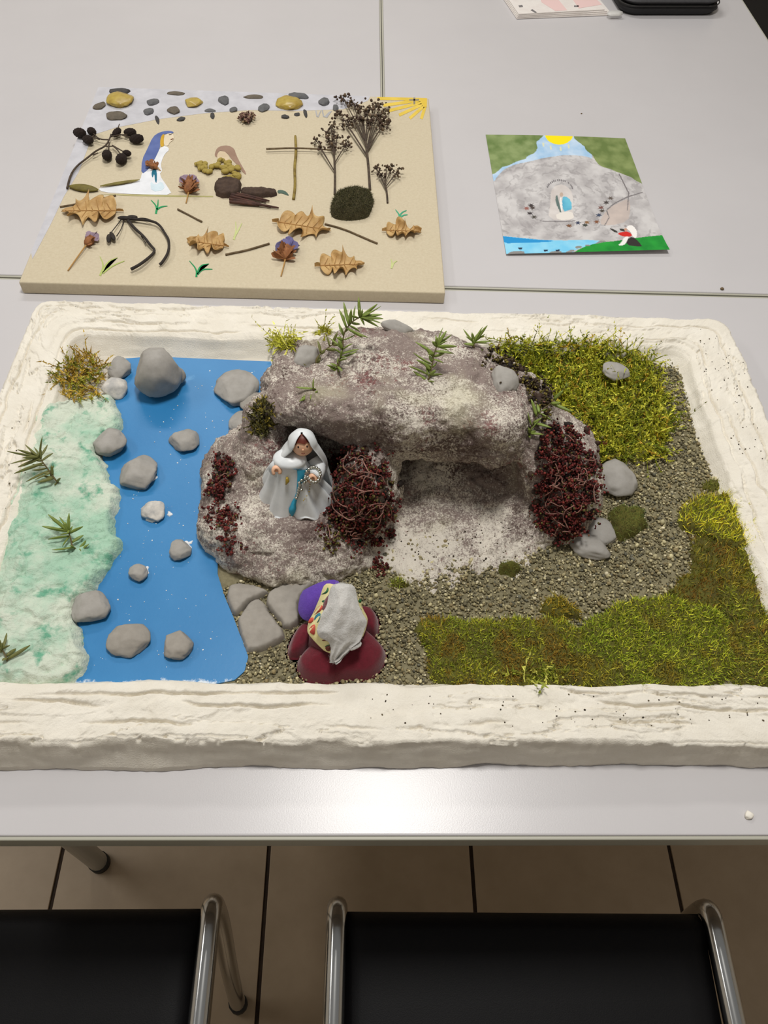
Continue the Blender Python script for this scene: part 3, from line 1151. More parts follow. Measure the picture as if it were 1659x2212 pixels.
rstone(659, 775, 68, 50, 'grey clay stone on top of the rock at its left end', 31, 0.6, 0.5)
rstone(858, 712, 80, 34, 'long flat grey clay stone on the rear top edge of the rock', 32, 0.55, -0.15, 0.6)
rstone(1089, 825, 56, 70, 'egg shaped grey clay stone on the right shoulder of the rock', 33, 0.6)
stone(1330, 803, 50, 34, Z0 + 0.022, 'small pale grey stone lying in the yellow green moss', 0.5, 41, -0.2)
stone(1331, 1036, 82, 68, Z0 + 0.001, 'round pale grey clay stone on the gravel beside the rock', 0.55, 42, -0.3)
stone(1299, 1150, 52, 62, Z0 + 0.001, 'upright oblong pale stone of a leaning pair on the gravel', 0.5, 43, 0.35)
stone(1275, 1180, 78, 50, Z0 + 0.001, 'lying oblong pale stone of a pair on the gravel', 0.5, 44, -0.35)


# ---------------------------------------------------------------- moss
def mound_z(Vp):
    return Vp


def moss_mat(name, label, polypx, thick, dens, blen, cols, w=None, soilh=None, ztop=None, lean=0.5, width=0.0006, dome=0.0, brown=0.0, res=0.004, cat='moss', smoothp=2):
    P = smooth_poly([at(x, y, (ztop if ztop is not None else Z0 + thick * 0.7))[:2] for x, y in polypx], smoothp)
    cen = P.mean(0)
    t = thing(name, (cen[0], cen[1], Z0 + 0.001), label, cat, 'moss patches on the landscape model')
    v, fi = patch(P, Z0, thick, 0.010, res, amp=thick * 0.35, ns=45, seed=len(label) + cen[0] * 50, rag=0.009, ragf=40, dome=dome)
    obj('moss_bed', v, fi, MATS.get(name + '_bed') or m_mossbed, t)
    tr = BVHTree.FromPolygons([tuple(a) for a in v], [tuple(int(i) for i in b) for b in fi])
    area_ = abs(0.5 * sum(P[i - 1][0] * P[i][1] - P[i][0] * P[i - 1][1] for i in range(len(P))))
    n = int(area_ * dens)
    q_ = in_poly_pts(P, int(n * 1.15))
    roots, nor = [], []
    for x, y in q_:
        l, nn, i, d = tr.ray_cast(Vector((x, y, 1.2)), Vector((0, 0, -1)))
        if l is not None and l[2] > Z0 - 0.001:
            roots.append(l[:])
            nor.append(nn[:])
    roots, nor = np.array(roots), np.array(nor)
    n = len(roots)
    D = nor * 0.6 + np.array([0, 0, 0.5]) + rng.normal(size=(n, 3)) * lean * 0.6
    D[:, 2] = np.abs(D[:, 2])
    L_ = blen * rng.uniform(0.6, 1.3, n)
    bend = rng.normal(size=(n, 3)) * 0.35 * [1, 1, 0.4]
    co = pick(cols, n, w, 2.3)
    hue = fbm(roots * 22 + 11, 3)[:, None]
    co = co * (1 + 0.45 * hue * [0.9, 0.5, 0.2])
    if brown:
        m = fbm(np.concatenate([roots * 34, ], 1) + 3.3, 3)
        k = np.clip((m - 0.12) * 6, 0, 1)[:, None] * brown
        co = co * (1 - k) + lin((134, 94, 42)) * rng.uniform(0.7, 1.3, (n, 1)) * 1.5 * k
    V, F, C = blades(roots - nor * 0.0006, D, L_, np.full(n, width) * rng.uniform(0.7, 1.4, n), bend, co)
    s = obj('moss_leaves', V, F, m_attr_gloss, t, smooth=False, col=C)
    s['kind'] = 'stuff'
    return t


m_mossbed = M('moss_bed_soil', (98, 98, 36), 0.95, (78, 70, 30), 120, 0.8, bump=0.6, bscale=260)
YG = [(172, 170, 48), (138, 142, 38), (196, 186, 70), (116, 122, 36), (150, 122, 44)]
FG = [(128, 132, 40), (104, 112, 34), (154, 152, 52), (84, 92, 30), (122, 104, 40)]
OL = [(108, 104, 34), (88, 84, 28), (126, 112, 40), (96, 72, 30), (74, 78, 28)]
DG = [(84, 96, 48), (66, 80, 38), (104, 112, 58), (52, 64, 32)]
moss_mat('moss_cushion', 'bright yellow green moss cushion by the right rim above the brown moss', [(1468, 1080), (1530, 1058), (1610, 1048), (1640, 1110), (1668, 1190), (1600, 1200), (1540, 1165), (1470, 1140)], 0.012, 260000, 0.0075, YG, [0.3, 0.3, 0.15, 0.15, 0.1], brown=0.6)
moss_mat('moss_mat', 'sparse olive brown moss mat at the right end of the gravel', [(1480, 1140), (1560, 1140), (1640, 1170), (1620, 1345), (1520, 1345), (1440, 1305), (1425, 1275), (1490, 1230)], 0.006, 260000, 0.006, OL, brown=0.7)
moss_mat('moss_mat', 'green moss mat in the right corner under the yellow cushion', [(1560, 1175), (1655, 1165), (1760, 1350), (1540, 1350), (1550, 1250)], 0.010, 330000, 0.006, FG, brown=0.4)
moss_mat('moss_mat', 'dense green moss mat at front, nearest to the kneeling doll', [(900, 1332), (960, 1322), (1060, 1338), (1130, 1322), (1225, 1330), (1256, 1380), (1262, 1492), (1100, 1496), (930, 1488), (915, 1400)], 0.011, 520000, 0.0046, FG, [0.32, 0.26, 0.22, 0.1, 0.1], brown=0.75)
moss_mat('moss_mat', 'small olive moss clump on the gravel behind the front moss mats', [(1150, 1310), (1185, 1286), (1235, 1288), (1268, 1318), (1250, 1345), (1200, 1345)], 0.010, 360000, 0.0058, [(122, 112, 36), (98, 92, 30), (140, 120, 44)], brown=0.3)
moss_mat('moss_mat', 'dense bright moss mat in the middle of the front row', [(1222, 1365), (1255, 1335), (1330, 1304), (1400, 1274), (1480, 1292), (1580, 1315), (1592, 1400), (1592, 1494), (1400, 1502), (1225, 1496)], 0.013, 520000, 0.0048, [(132, 140, 40), (108, 122, 34), (158, 158, 52), (86, 96, 30)], brown=0.55)
moss_mat('moss_mat', 'dense green moss mat at the right end of the front row', [(1550, 1330), (1660, 1318), (1765, 1320), (1820, 1496), (1555, 1496)], 0.010, 400000, 0.0055, FG, brown=0.6)
moss_mat('moss_cushion', 'dark green dome shaped moss cushion on the gravel below the round stone', [(1306, 1105), (1330, 1090), (1375, 1090), (1400, 1110), (1404, 1140), (1375, 1168), (1335, 1170), (1312, 1150)], 0.008, 600000, 0.0030, DG, dome=0.008, width=0.0003, res=0.002)
moss_mat('moss_cushion', 'small dark green moss cushion at the foot of the cave', [(1070, 1220), (1085, 1207), (1110, 1205), (1130, 1218), (1128, 1234), (1100, 1240), (1075, 1236)], 0.009, 600000, 0.0028, DG, dome=0.004, width=0.0003, res=0.0015)
moss_mat('moss_tuft', 'tiny green moss tuft on the gravel left of the cave floor', [(832, 1248), (850, 1240), (880, 1245), (892, 1262), (870, 1272), (842, 1268)], 0.005, 400000, 0.0055, [(104, 112, 44), (84, 96, 34), (128, 132, 52)], res=0.0015)
moss_mat('moss_tuft', 'dark olive moss tuft on the gravel by the right rim', [(1510, 1042), (1540, 1030), (1585, 1040), (1590, 1062), (1540, 1070), (1512, 1062)], 0.006, 330000, 0.0045, [(92, 96, 40), (72, 78, 30), (112, 108, 44)], res=0.002)


def feather_moss(name, label, polypx, n, L0, cols, w=None, tree=True, zlift=0.002, up=0.7, bed=None, extra=None, leaf=0.0046, gname='moss patches on the landscape model'):
    """loose branching moss: arching strands set with small leaflets"""
    poly = np.array(polypx, float)
    pts = in_poly_pts(poly, n)
    roots = np.array([hit(x, y)[0] for x, y in pts])
    if extra is not None:
        e_ = in_poly_pts(np.array(extra), n // 4)
        roots = np.concatenate([roots, np.array([(x, y, drop(x, y)) for x, y in e_])])
        roots = roots[roots[:, 2] < Z0 + 0.03]
        n = len(roots)
    cen = roots.mean(0)
    zb = roots[:, 2].min()
    t = thing(name, (cen[0], cen[1], zb), label, 'moss', gname)
    if bed:
        P = smooth_poly([at(x, y, Z0 + bed)[:2] for x, y in polypx], 2)
        if extra is not None:
            ev, ef = patch(smooth_poly(np.array(extra), 2), Z0, bed * 0.8, 0.012, 0.004, amp=0.003, ns=45, seed=6, rag=0.006, ragf=45)
            obj('moss_bed', ev, ef, m_mossbed, t)
        v, fi = patch(P, Z0, bed, 0.012, 0.004, amp=0.003, ns=45, seed=8, rag=0.006, ragf=45)
        obj('moss_bed', v, fi, m_mossbed, t)
        roots[:, 2] = np.maximum(roots[:, 2], Z0 + bed * 0.6)
    D = rng.normal(size=(n, 3)) * [1, 1, 0.4] + [0, 0, up]
    D /= np.linalg.norm(D, axis=1)[:, None]
    L_ = L0 * rng.uniform(0.5, 1.3, n)
    bend = rng.normal(size=(n, 3)) * 0.5 + [0, 0, -0.25]
    co = pick(cols, n, w, 1.3)
    roots = roots + [0, 0, zlift]
    V1, F1, C1 = blades(roots, D, L_, np.full(n, 0.0009), bend, co * 0.85, 4)
    PP, DD, LL, CC, BB = [], [], [], [], []
    for s in np.linspace(0.15, 1.0, 9):
        c = roots + D * (L_ * s)[:, None] + bend * (s * s * L_)[:, None]
        tg = D + 2 * s * bend
        tg /= np.linalg.norm(tg, axis=1)[:, None]
        rd = rng.normal(size=(n, 3))
        PP.append(c)
        DD.append(tg * 0.9 + rd * 0.55)
        LL.append(leaf * rng.uniform(0.7, 1.5, n) * (1.15 - 0.5 * s))
        CC.append(co * rng.uniform(0.85, 1.25, (n, 1)))
        BB.append(rng.normal(size=(n, 3)) * 0.3)
    V2, F2, C2 = blades(np.concatenate(PP), np.concatenate(DD), np.concatenate(LL), np.full(n * 9, 0.00135), np.concatenate(BB), np.concatenate(CC), 2)
    s = obj('moss_strands', np.concatenate([V1, V2]), np.concatenate([F1, F2 + len(V1)]), m_attr_gloss, t, smooth=False, col=np.concatenate([C1, C2]))
    s['kind'] = 'stuff'
    return t


feather_moss('feather_moss', 'wide shaggy yellow green moss carpet behind and right of the rock', [(1062, 745), (1120, 735), (1200, 748), (1270, 740), (1360, 752), (1405, 785), (1425, 830), (1440, 880), (1452, 925), (1440, 965), (1425, 995), (1350, 995), (1290, 1000), (1262, 955), (1235, 905), (1195, 865), (1150, 805), (1085, 775)],
             2000, 0.021, [(158, 158, 44), (184, 180, 64), (128, 134, 38), (98, 110, 34), (170, 138, 48)], [0.3, 0.22, 0.27, 0.15, 0.06], bed=0.008, extra=[(0.14, 0.745), (0.30, 0.755), (0.34, 0.62), (0.29, 0.58), (0.24, 0.62), (0.16, 0.68)])
feather_moss('feather_moss', 'shaggy yellow brown moss tuft on the far left corner of the bank', [(128, 790), (150, 772), (200, 768), (226, 790), (222, 830), (215, 860), (160, 870), (130, 850), (126, 815)], 210, 0.016,
             [(176, 148, 62), (150, 122, 46), (140, 138, 48), (112, 120, 42)], [0.35, 0.25, 0.25, 0.15], zlift=0.003)
feather_moss('feather_moss', 'small bright moss tuft behind the left end of the rock', [(585, 735), (640, 728), (640, 755), (590, 758)], 60, 0.016, [(178, 178, 66), (150, 150, 46), (190, 186, 90)])
feather_moss('feather_moss', 'tiny moss tuft behind the large rosemary sprig', [(690, 712), (712, 710), (712, 728), (692, 730)], 22, 0.013, [(168, 166, 58), (140, 140, 44)])
feather_moss('rock_moss', 'dark olive moss clinging to the left flank of the rock', [(545, 880), (570, 862), (590, 890), (592, 930), (570, 945), (545, 940)], 150, 0.008, [(92, 88, 44), (70, 66, 36), (140, 126, 52), (60, 56, 34)], leaf=0.0028)
feather_moss('pale_moss', 'pale moss sprigs stuck on the front moss beside the front rim', [(1090, 1470), (1120, 1450), (1180, 1452), (1200, 1480), (1150, 1490)], 30, 0.016, [(156, 158, 60), (180, 178, 84), (120, 128, 46)], zlift=0.009)


# ---------------------------------------------------------------- red stonecrop
def stonecrop(label, polypx, nleaf, stems, cols, w=None, soil=True, srad=0.00065, spread=0.011):
    poly = np.array(polypx, float)
    cpx = poly.mean(0)
    p0, n0 = hit(*cpx)
    t = thing('red_stonecrop', p0, label, 'plant', 'red stonecrop clumps on the rock')
    pts = in_poly_pts(poly, nleaf // 6)
    cl = []
    pts = pts + rng.normal(size=pts.shape) * min(13.0, 0.10 * np.ptp(poly[:, 0]))
    for x, y in pts:
        p, nn = hit(x, y)
        out = 0.5 * nn + np.array([0, -0.5, 0.4])
        out /= np.linalg.norm(out)
        d = rng.uniform(0.001, spread)
        cl.append((p, nn, p + out * d))
    if soil:
        S1 = np.array([c[0] + c[1] * 0.0015 for c in cl[::2]])
        V, F, C = lumps(S1, rng.uniform(0.003, 0.0065, len(S1)), pick([(52, 40, 34), (40, 32, 28), (66, 50, 40)], len(S1)), 1)
        s = obj('soil', V, F, m_attr, t, smooth=False, col=C)
        s['kind'] = 'stuff'
    P = np.array([c[2] for c in cl])
    LP, LR = [], []
    for k in range(6):
        LP.append(P + rng.normal(size=P.shape) * 0.0022)
        LR.append(rng.uniform(0.0009, 0.0020, len(P)))
    LP, LR = np.concatenate(LP), np.concatenate(LR)
    V, F, C = lumps(LP, LR, pick(cols, len(LP), w), 1, (0.55, 1.2), 0.08)
    s = obj('leaves', V, F, m_attr_gloss, t, smooth=True, col=C)
    s['kind'] = 'stuff'
    for k in range(stems):
        a = in_poly_pts(poly, 1)[0]
        ang = rng.uniform(0, 6.28)
        Rr = rng.uniform(10, 48)
        arc = rng.uniform(1.2, 3.4)
        path = []
        for s_ in np.linspace(0, 1, 9):
            q_ = a + Rr * np.array([math.cos(ang + arc * s_), math.sin(ang + arc * s_)]) - Rr * np.array([math.cos(ang), math.sin(ang)])
            if not pip(poly, np.array([q_[0]]), np.array([q_[1]]))[0]:
                break
            p, nn = hit(*q_)
            path.append(p + (0.5 * nn + np.array([0, -0.5, 0.4])) * (spread * 0.95 + 0.004 * math.sin(3 * s_ + k)))
        if len(path) > 3:
            obj('stem', *tube(smooth_path(path, 1), [srad * 1.1, srad * 0.7], 6), m_sedstem, t)
    return t


m_sedstem = M('stonecrop_stem', (152, 112, 100), 0.6, (112, 78, 68), 80)
RD = [(100, 40, 38), (80, 30, 30), (122, 52, 46), (62, 30, 28), (98, 90, 50), (112, 70, 54)]
RW = [0.3, 0.26, 0.14, 0.14, 0.08, 0.08]
stonecrop('dark red trailing stonecrop hanging between the niche and the cave', [(722, 985), (760, 975), (805, 985), (835, 1010), (842, 1070), (850, 1110), (828, 1160), (790, 1180), (740, 1165), (705, 1120), (712, 1080), (705, 1040)], 2300, 34, RD, [0.26, 0.22, 0.12, 0.16, 0.16, 0.08])
stonecrop('dark red stonecrop covering the right pillar of the rock', [(1175, 945), (1205, 915), (1235, 925), (1268, 975), (1285, 1030), (1280, 1085), (1262, 1120), (1240, 1160), (1185, 1150), (1160, 1110), (1160, 1010)], 2700, 34, RD, RW)
stonecrop('dark red stonecrop tuft high on the left slope of the rock', [(465, 990), (490, 985), (506, 1005), (498, 1050), (478, 1070), (455, 1060), (470, 1025)], 420, 5, RD, RW, spread=0.008)
stonecrop('loose red stonecrop strands low on the left slope of the rock', [(440, 1100), (480, 1085), (520, 1105), (505, 1140), (470, 1140), (450, 1125)], 260, 7, RD, RW, soil=False, spread=0.006)
stonecrop('few red stonecrop bits below the strands on the left slope', [(470, 1160), (505, 1150), (525, 1180), (510, 1200), (485, 1190)], 110, 2, RD, RW, soil=False, spread=0.004)
stonecrop('small red stonecrop sprig at the left end of the cave floor', [(808, 1205), (830, 1200), (842, 1225), (830, 1240), (812, 1232)], 90, 2, RD, RW, soil=False, spread=0.004)
stonecrop('brown green weed and soil on the right shoulder behind the egg shaped stone', [(1058, 765), (1090, 768), (1130, 790), (1160, 825), (1180, 850), (1190, 900), (1160, 880), (1140, 830), (1100, 800), (1062, 788)], 700, 10, [(88, 80, 40), (64, 52, 34), (116, 104, 50), (52, 40, 30)], None, spread=0.007, srad=0.0007)
stonecrop('greenish stonecrop trailing below the white figurine', [(700, 1130), (740, 1150), (720, 1190), (690, 1170)], 110, 3, [(98, 92, 48), (74, 34, 32), (120, 112, 60)], None, soil=False, spread=0.004)


# ---------------------------------------------------------------- rosemary sprigs
def needle_mesh(mat, nm):
    # unit needle along +Z, slightly bent, lens section
    n, V, F = 6, [], []
    for i, t in enumerate(np.linspace(0, 1, 6)):
        w = 0.055 * (math.sin(math.pi * min(1, t * 0.86 + 0.12)) ** 0.6)
        for k in range(n):
            a = 2 * math.pi * k / n
            V.append((w * math.cos(a), 0.5 * w * math.sin(a) + 0.07 * t * t, t))
    F = [(i * n + k, i * n + (k + 1) % n, (i + 1) * n + (k + 1) % n, (i + 1) * n + k) for i in range(5) for k in range(n)]
    F += [tuple(range(n - 1, -1, -1)), tuple(5 * n + k for k in range(n))]
    return mesh_data(nm, V, F, mat)


needle = needle_mesh(m_needle, 'leaf')
needle_d = needle_mesh(m_needle_dark, 'leaf')


def sprig(label, stempx, lift, tips, cr, me=needle, extra=0, srad=0.0011, jit=0.008, fat=1.0, name='rosemary_sprig'):
    spx = [cr(*s) for s in stempx]
    b, nn = hit(*spx[0])
    t = thing(name, b, label, 'plant', 'rosemary sprigs planted in the plaster')
    pts = [b - nn * 0.004, b + nn * 0.004]
    for k, s in enumerate(spx[1:]):
        l = lift * (k + 1) / (len(spx) - 1)
        p = near(s[0], s[1], pts[-1])
        d = ray(*s)
        g_ = hit(*s)[0]
        q_ = near(s[0], s[1], b, 0.0)
        # stay in front of the ground
        dist = min(np.dot(q_ - EYE, d), np.dot(g_ - EYE, d) - 0.003) if l > 0 else np.dot(g_ - EYE, d) - 0.002
        pts.append(EYE + d * dist)
    path = smooth_path(pts, 2)
    obj('stem', *tube(path, [srad, srad * 0.5], 7), m_stem, t)
    tp = [(cr(*x), None) for x in tips]
    for (x, y), _ in tp:
        # spring from the closest stem point a little below the tip
        pr = np.array([[np.dot(q - EYE, CX) / -np.dot(q - EYE, CZ) * FPX + W / 2, -np.dot(q - EYE, CY) / -np.dot(q - EYE, CZ) * FPX + H / 2] for q in path])
        dd = np.hypot(pr[:, 0] - x, pr[:, 1] - y)
        i = int(np.argmin(dd))
        i = max(1, i - 2)
        root = path[i]
        tip = near(x, y, root, rng.uniform(-jit, jit))
        dr_ = ray(x, y)
        gd = np.dot(hit(x, y)[0] - EYE, dr_) - 0.0025
        if np.dot(tip - EYE, dr_) > gd:
            tip = EYE + dr_ * gd
        d = tip - root
        ln = np.linalg.norm(d)
        wd = 0.034 * fat
        piece('leaf', me, t, root, rot_to(d / ln, rng.uniform(0, 6.28)), (wd, wd, ln))
    for k in range(extra):
        i = rng.integers(1, len(path))
        tg = path[i] - path[i - 1]
        tg /= np.linalg.norm(tg) + 1e-9
        d = tg * 0.6 + rng.normal(size=3) * 0.7 + [0, 0, 0.25]
        d /= np.linalg.norm(d)
        piece('leaf', me, t, path[i], rot_to(d, rng.uniform(0, 6.28)), (0.030 * fat, 0.030 * fat, rng.uniform(0.008, 0.014)))
    return t


c5, c6, c7, c8 = crop(0, 640, 0.36166), crop(0, 1100, 0.36166), crop(420, 640, 0.28933), crop(800, 640, 0.28933)
sprig('long rosemary sprig bending over the left rim, two tufts', [(345, 1112), (300, 1050), (250, 985), (235, 955)], 0.03,
      [(150, 1100), (195, 1050), (205, 1085), (255, 1050), (310, 1010), (355, 1075), (290, 1060), (230, 1110), (320, 1120), (40, 935), (55, 990), (145, 895), (110, 912), (85, 1055), (110, 1020), (240, 835), (215, 895), (290, 895), (312, 928), (130, 960), (165, 925), (190, 1015), (310, 1040)], c5, needle_d, 6)
sprig('bushy rosemary tuft standing in the middle of the green bank', [(450, 235), (425, 185), (405, 120)], 0.03,
          [(290, 30), (250, 105), (282, 100), (320, 55), (365, 40), (405, 25), (430, 60), (495, 97), (495, 150), (540, 215), (520, 190), (290, 170), (315, 255), (345, 110), (470, 240), (380, 80), (440, 110), (360, 140)], c6, needle, 6)
sprig('rosemary tuft cut off by the left picture edge', [(42, 905), (30, 870), (10, 830)], 0.02, [(50, 745), (180, 815), (55, 800), (0, 800), (-20, 850), (100, 830), (-30, 790), (20, 890)], c6, needle_d, 2)
sprig('largest rosemary sprig, arching high above the rock top', [(1070, 545), (1108, 420), (1110, 270), (1180, 185), (1250, 150)], 0.05,
      [(1220, 10), (1110, 50), (1090, 95), (1185, 70), (1160, 90), (1370, 65), (1400, 90), (1395, 130), (1405, 160), (1400, 185), (1385, 220), (1070, 210), (1290, 320), (1220, 385), (1215, 425), (1260, 300), (1240, 250), (1100, 140), (1230, 100), (1310, 110), (1330, 185), (1060, 550), (1030, 370), (1060, 460), (1170, 340), (1020, 300), (1150, 130), (1280, 210), (1210, 300), (1140, 450), (1080, 330)], c7, needle, 18)
sprig('side shoot of rosemary leaning from the left rock stone', [(910, 500), (945, 425), (1050, 345)], 0.02, [(930, 330), (1000, 300), (1060, 270), (1090, 360), (985, 400), (1060, 400)], c7, needle_d, 2)
sprig('tiny star shaped rosemary tip on the left front of the rock', [(888, 705), (888, 690)], 0.01, [(875, 615), (755, 692), (775, 790), (885, 810), (935, 715), (815, 760), (850, 772), (905, 680)], c7, needle, 0, jit=0.003)
sprig('spreading rosemary tuft on the middle of the rock top', [(430, 625), (462, 520), (472, 440), (500, 360)], 0.03,
      [(525, 230), (565, 260), (595, 280), (345, 335), (310, 435), (295, 510), (315, 560), (650, 370), (620, 415), (535, 570), (510, 500), (465, 330), (565, 320), (400, 380), (380, 490), (590, 390), (500, 300), (430, 440), (560, 430), (480, 560), (350, 470)], c8, needle, 9)
sprig('small rosemary tuft at the rear right edge of the rock', [(775, 385), (775, 340)], 0.015, [(685, 255), (870, 215), (825, 225), (755, 265), (910, 325), (835, 400), (705, 350), (790, 280), (880, 340), (720, 290), (850, 270), (760, 330)], c8, needle, 5)
sprig('thin leafy herb stalk leaning out over the right pillar', [(1185, 1030), (1215, 930), (1290, 840), (1350, 800), (1480, 650)], 0.03, [(1475, 650), (1440, 700), (1510, 860), (1430, 800), (1160, 870), (1205, 770), (1360, 915), (1350, 970), (1290, 1020), (1180, 960), (1250, 800), (1330, 850), (1230, 1000)], c8, needle, 4, srad=0.0007, name='herb_stalk')

# ---------------------------------------------------------------- white-robed figurine in the niche
cF = crop(530, 910, 350 / 1659)
m_robe = M('white_robe', (226, 229, 230), 0.38, (212, 216, 218), 60, 0.6, spec=0.5, bump=0.05, bscale=150)
m_skin = M('doll_skin', (236, 186, 152), 0.5)
m_hair = M('auburn_hair', (112, 44, 26), 0.5, (90, 34, 20), 200)
m_sash = M('turquoise_ribbon', (50, 160, 196), 0.35)
m_silver = M('silver_bead', (200, 200, 190), 0.2, metallic=1.0)
m_gold = M('gold_trim', (178, 152, 64), 0.35, metallic=0.6)
m_eye = M('painted_dark', (40, 28, 26), 0.4)

fz = 0.800
fb = at(640, 1092, fz)
fig = thing('robed_figurine', (fb[0] - 0.001, fb[1] + 0.012, fz), 'small white robed figurine with turquoise sash and bead chain standing in the rock niche', 'figurine')
fo = ORG[fig.name].copy()
nth, nz2 = 96, 40
hgt = 0.060
V = []
for i in range(nz2):
    t = i / (nz2 - 1)
    for k in range(nth):
        a = 2 * math.pi * k / nth
        fold = (1 - t) ** 0.7
        rr = 1 + 0.10 * fold * math.sin(a * 9 + 1.5 * math.sin(a * 2)) + 0.05 * fold * math.sin(a * 17 + 1)
        rx = 0.0165 + 0.029 * (1 - t) ** 1.15
        ry = 0.0125 + 0.0175 * (1 - t) ** 1.15
        zz = fo[2] + 0.001 + t * hgt + (0.0025 * math.sin(a * 9 + 0.5) * (t < 0.03))
        V.append((fo[0] + rx * rr * math.cos(a) - 0.003 * t, fo[1] + ry * rr * math.sin(a) - 0.003 * (1 - t), zz))
for u in (0.25, 0.5, 0.75, 1.0):
    for k in range(nth):
        a = 2 * math.pi * k / nth
        V.append((fo[0] - 0.003 + (0.0165 * math.sqrt(max(0.0, 1 - u * u)) + 0.005 * u) * math.cos(a), fo[1] + (0.0125 * math.sqrt(max(0.0, 1 - u * u)) + 0.005 * u) * math.sin(a), fo[2] + 0.001 + hgt + 0.009 * u))
nz2 += 4
F = [(i * nth + k, i * nth + (k + 1) % nth, (i + 1) * nth + (k + 1) % nth, (i + 1) * nth + k) for i in range(nz2 - 1) for k in range(nth)]
F += [tuple(range(nth - 1, -1, -1)), tuple((nz2 - 1) * nth + k for k in range(nth))]
robe = obj('robe', V, F, m_robe, fig)
RB = BVHTree.FromPolygons([tuple(v) for v in V], F)
hc = near(*cF(585, 235), fo + [0, -0.004, hgt + 0.010])
# head
d, fi = ico(3)
v = d * [0.0112, 0.0108, 0.0135]
head = obj('head', v + hc, fi, m_skin, fig)
# face looks out towards the viewer and down
vd = EYE - hc
vd[2] *= 0.45
vd /= np.linalg.norm(vd)
sx = np.cross([0, 0, 1.0], vd)
sx /= np.linalg.norm(sx)
ux = np.cross(vd, sx)
cap = d @ ux > 0.02
v = d * [0.0122, 0.0118, 0.0145]
fkeep = np.array([(d[f_] @ ux > 0.12).all() and not ((d[f_] @ vd > 0.25).all() and (d[f_] @ ux < 0.40).all()) for f_ in fi])
obj('hair', v + hc, fi[fkeep], m_hair, head)
for s in (-1, 1):
    p = hc + sx * 0.0042 * s + vd * 0.0098 + ux * 0.0012
    e = ico(2)[0] * [0.0011, 0.0011, 0.0017]
    obj('eye', e + p, ico(2)[1], m_eye, head)
p = hc + vd * 0.0108 - ux * 0.0055
obj('mouth', *tube([p - sx * 0.0018, p - ux * 0.0004 + vd * 0.0003, p + sx * 0.0018], 0.0004, 6), m_hair, head)
p = hc + vd * 0.0112 - ux * 0.0018
obj('nose', ico(2)[0] * 0.0010 + p, ico(2)[1], m_skin, head)
# veil: open at the face, falling behind the arms to the hem
V, F = [], []
nt_, ns_ = 56, 34
for i in range(ns_):
    t = i / (ns_ - 1)
    for k in range(nt_):
        b = -1.0 + 2.0 * k / (nt_ - 1)
        a = b * math.radians(140 - 62 * min(1, max(0, t - 0.22) * 2.2))              # angle from the back
        if t < 0.30:
            u = t / 0.30
            rr = 0.0148 * math.sin(0.08 + u * (math.pi / 2 - 0.08))
            zz = hc[2] + 0.0005 + 0.0165 * math.cos(u * math.pi / 2)
            c = hc
            rx = ry = rr
        else:
            u = (t - 0.30) / 0.70
            rx = 0.0148 + 0.031 * u ** 0.85
            ry = 0.0148 + 0.012 * u
            zz = hc[2] - u * (hc[2] - fo[2] - 0.004)
            c = hc * (1 - u) + (fo + [-0.002, -0.004, 0]) * u
        fold = 1 + 0.07 * min(1, t * 2) * math.sin(b * 15 + 2 * t)
        dirv = -vd * [1, 1, 0]
        dirv /= np.linalg.norm(dirv)
        sv = np.array([-dirv[1], dirv[0], 0])
        V.append((c[0] + fold * (rx * math.sin(a) * sv[0] + ry * math.cos(a) * dirv[0]), c[1] + fold * (rx * math.sin(a) * sv[1] + ry * math.cos(a) * dirv[1]), zz))
V = np.array(V)
F = [(i * nt_ + k, (i + 1) * nt_ + k, (i + 1) * nt_ + k + 1, i * nt_ + k + 1) for i in range(ns_ - 1) for k in range(nt_ - 1)]
nv = len(V)
Nn = vnormals(V, np.array(F))
V2 = np.concatenate([V, V - Nn * 0.0008])
F2 = F + [tuple(j + nv for j in f_[::-1]) for f_ in F]
edge = [i * nt_ for i in range(ns_)], [i * nt_ + nt_ - 1 for i in range(ns_)], [(ns_ - 1) * nt_ + k for k in range(nt_)]
for e in edge:
    for a, b in zip(e[:-1], e[1:]):
        F2.append((a, b, b + nv, a + nv))
obj('veil', V2, F2, m_robe, fig)
# sleeves and cupped hands


def arm(shoulder, handpx, outw, side):
    hp = near(*cF(*handpx), fo + [side * 0.02, -0.026, 0.030], -0.012 if side < 0 else -0.003)
    mid = (shoulder + hp) / 2 + np.array([side * 0.006, 0.002, -0.002])
    s = obj('sleeve', *tube(smooth_path([shoulder, mid, hp + (shoulder - hp) * 0.08], 2), [0.0070, 0.0085, 0.0100], 14), m_robe, fig)
    arc = []
    for a in np.linspace(-0.6, 3.8, 12):
        arc.append(hp + vd * 0.003 + sx * 0.0036 * math.cos(a) + ux * 0.0046 * math.sin(a))
    hnd = obj('hand', *tube(arc, 0.0017, 8, flat=1.6), m_skin, fig)
    obj('palm', ico(2)[0] * [0.0032, 0.0020, 0.0032] + (hp - vd * 0.0006), ico(2)[1], m_skin, hnd)
    return hp


sh = np.array([hc[0], hc[1] + 0.001, fo[2] + hgt - 0.006])
hp1 = arm(sh + sx * -0.010, (320, 500), -1, -1)
hp2 = arm(sh + sx * 0.010, (690, 580), 1, 1)


def onrobe(x, y, off=0.0012):
    l, nn, i, dd = RB.ray_cast(Vector(EYE), Vector(ray(*cF(x, y))))
    if l is None:
        return near(*cF(x, y), fo + [0, -0.028, 0.006]) - ray(*cF(x, y)) * off
    nn = np.array(nn)
    return np.array(l) + (nn if nn @ ray(*cF(x, y)) < 0 else -nn) * off


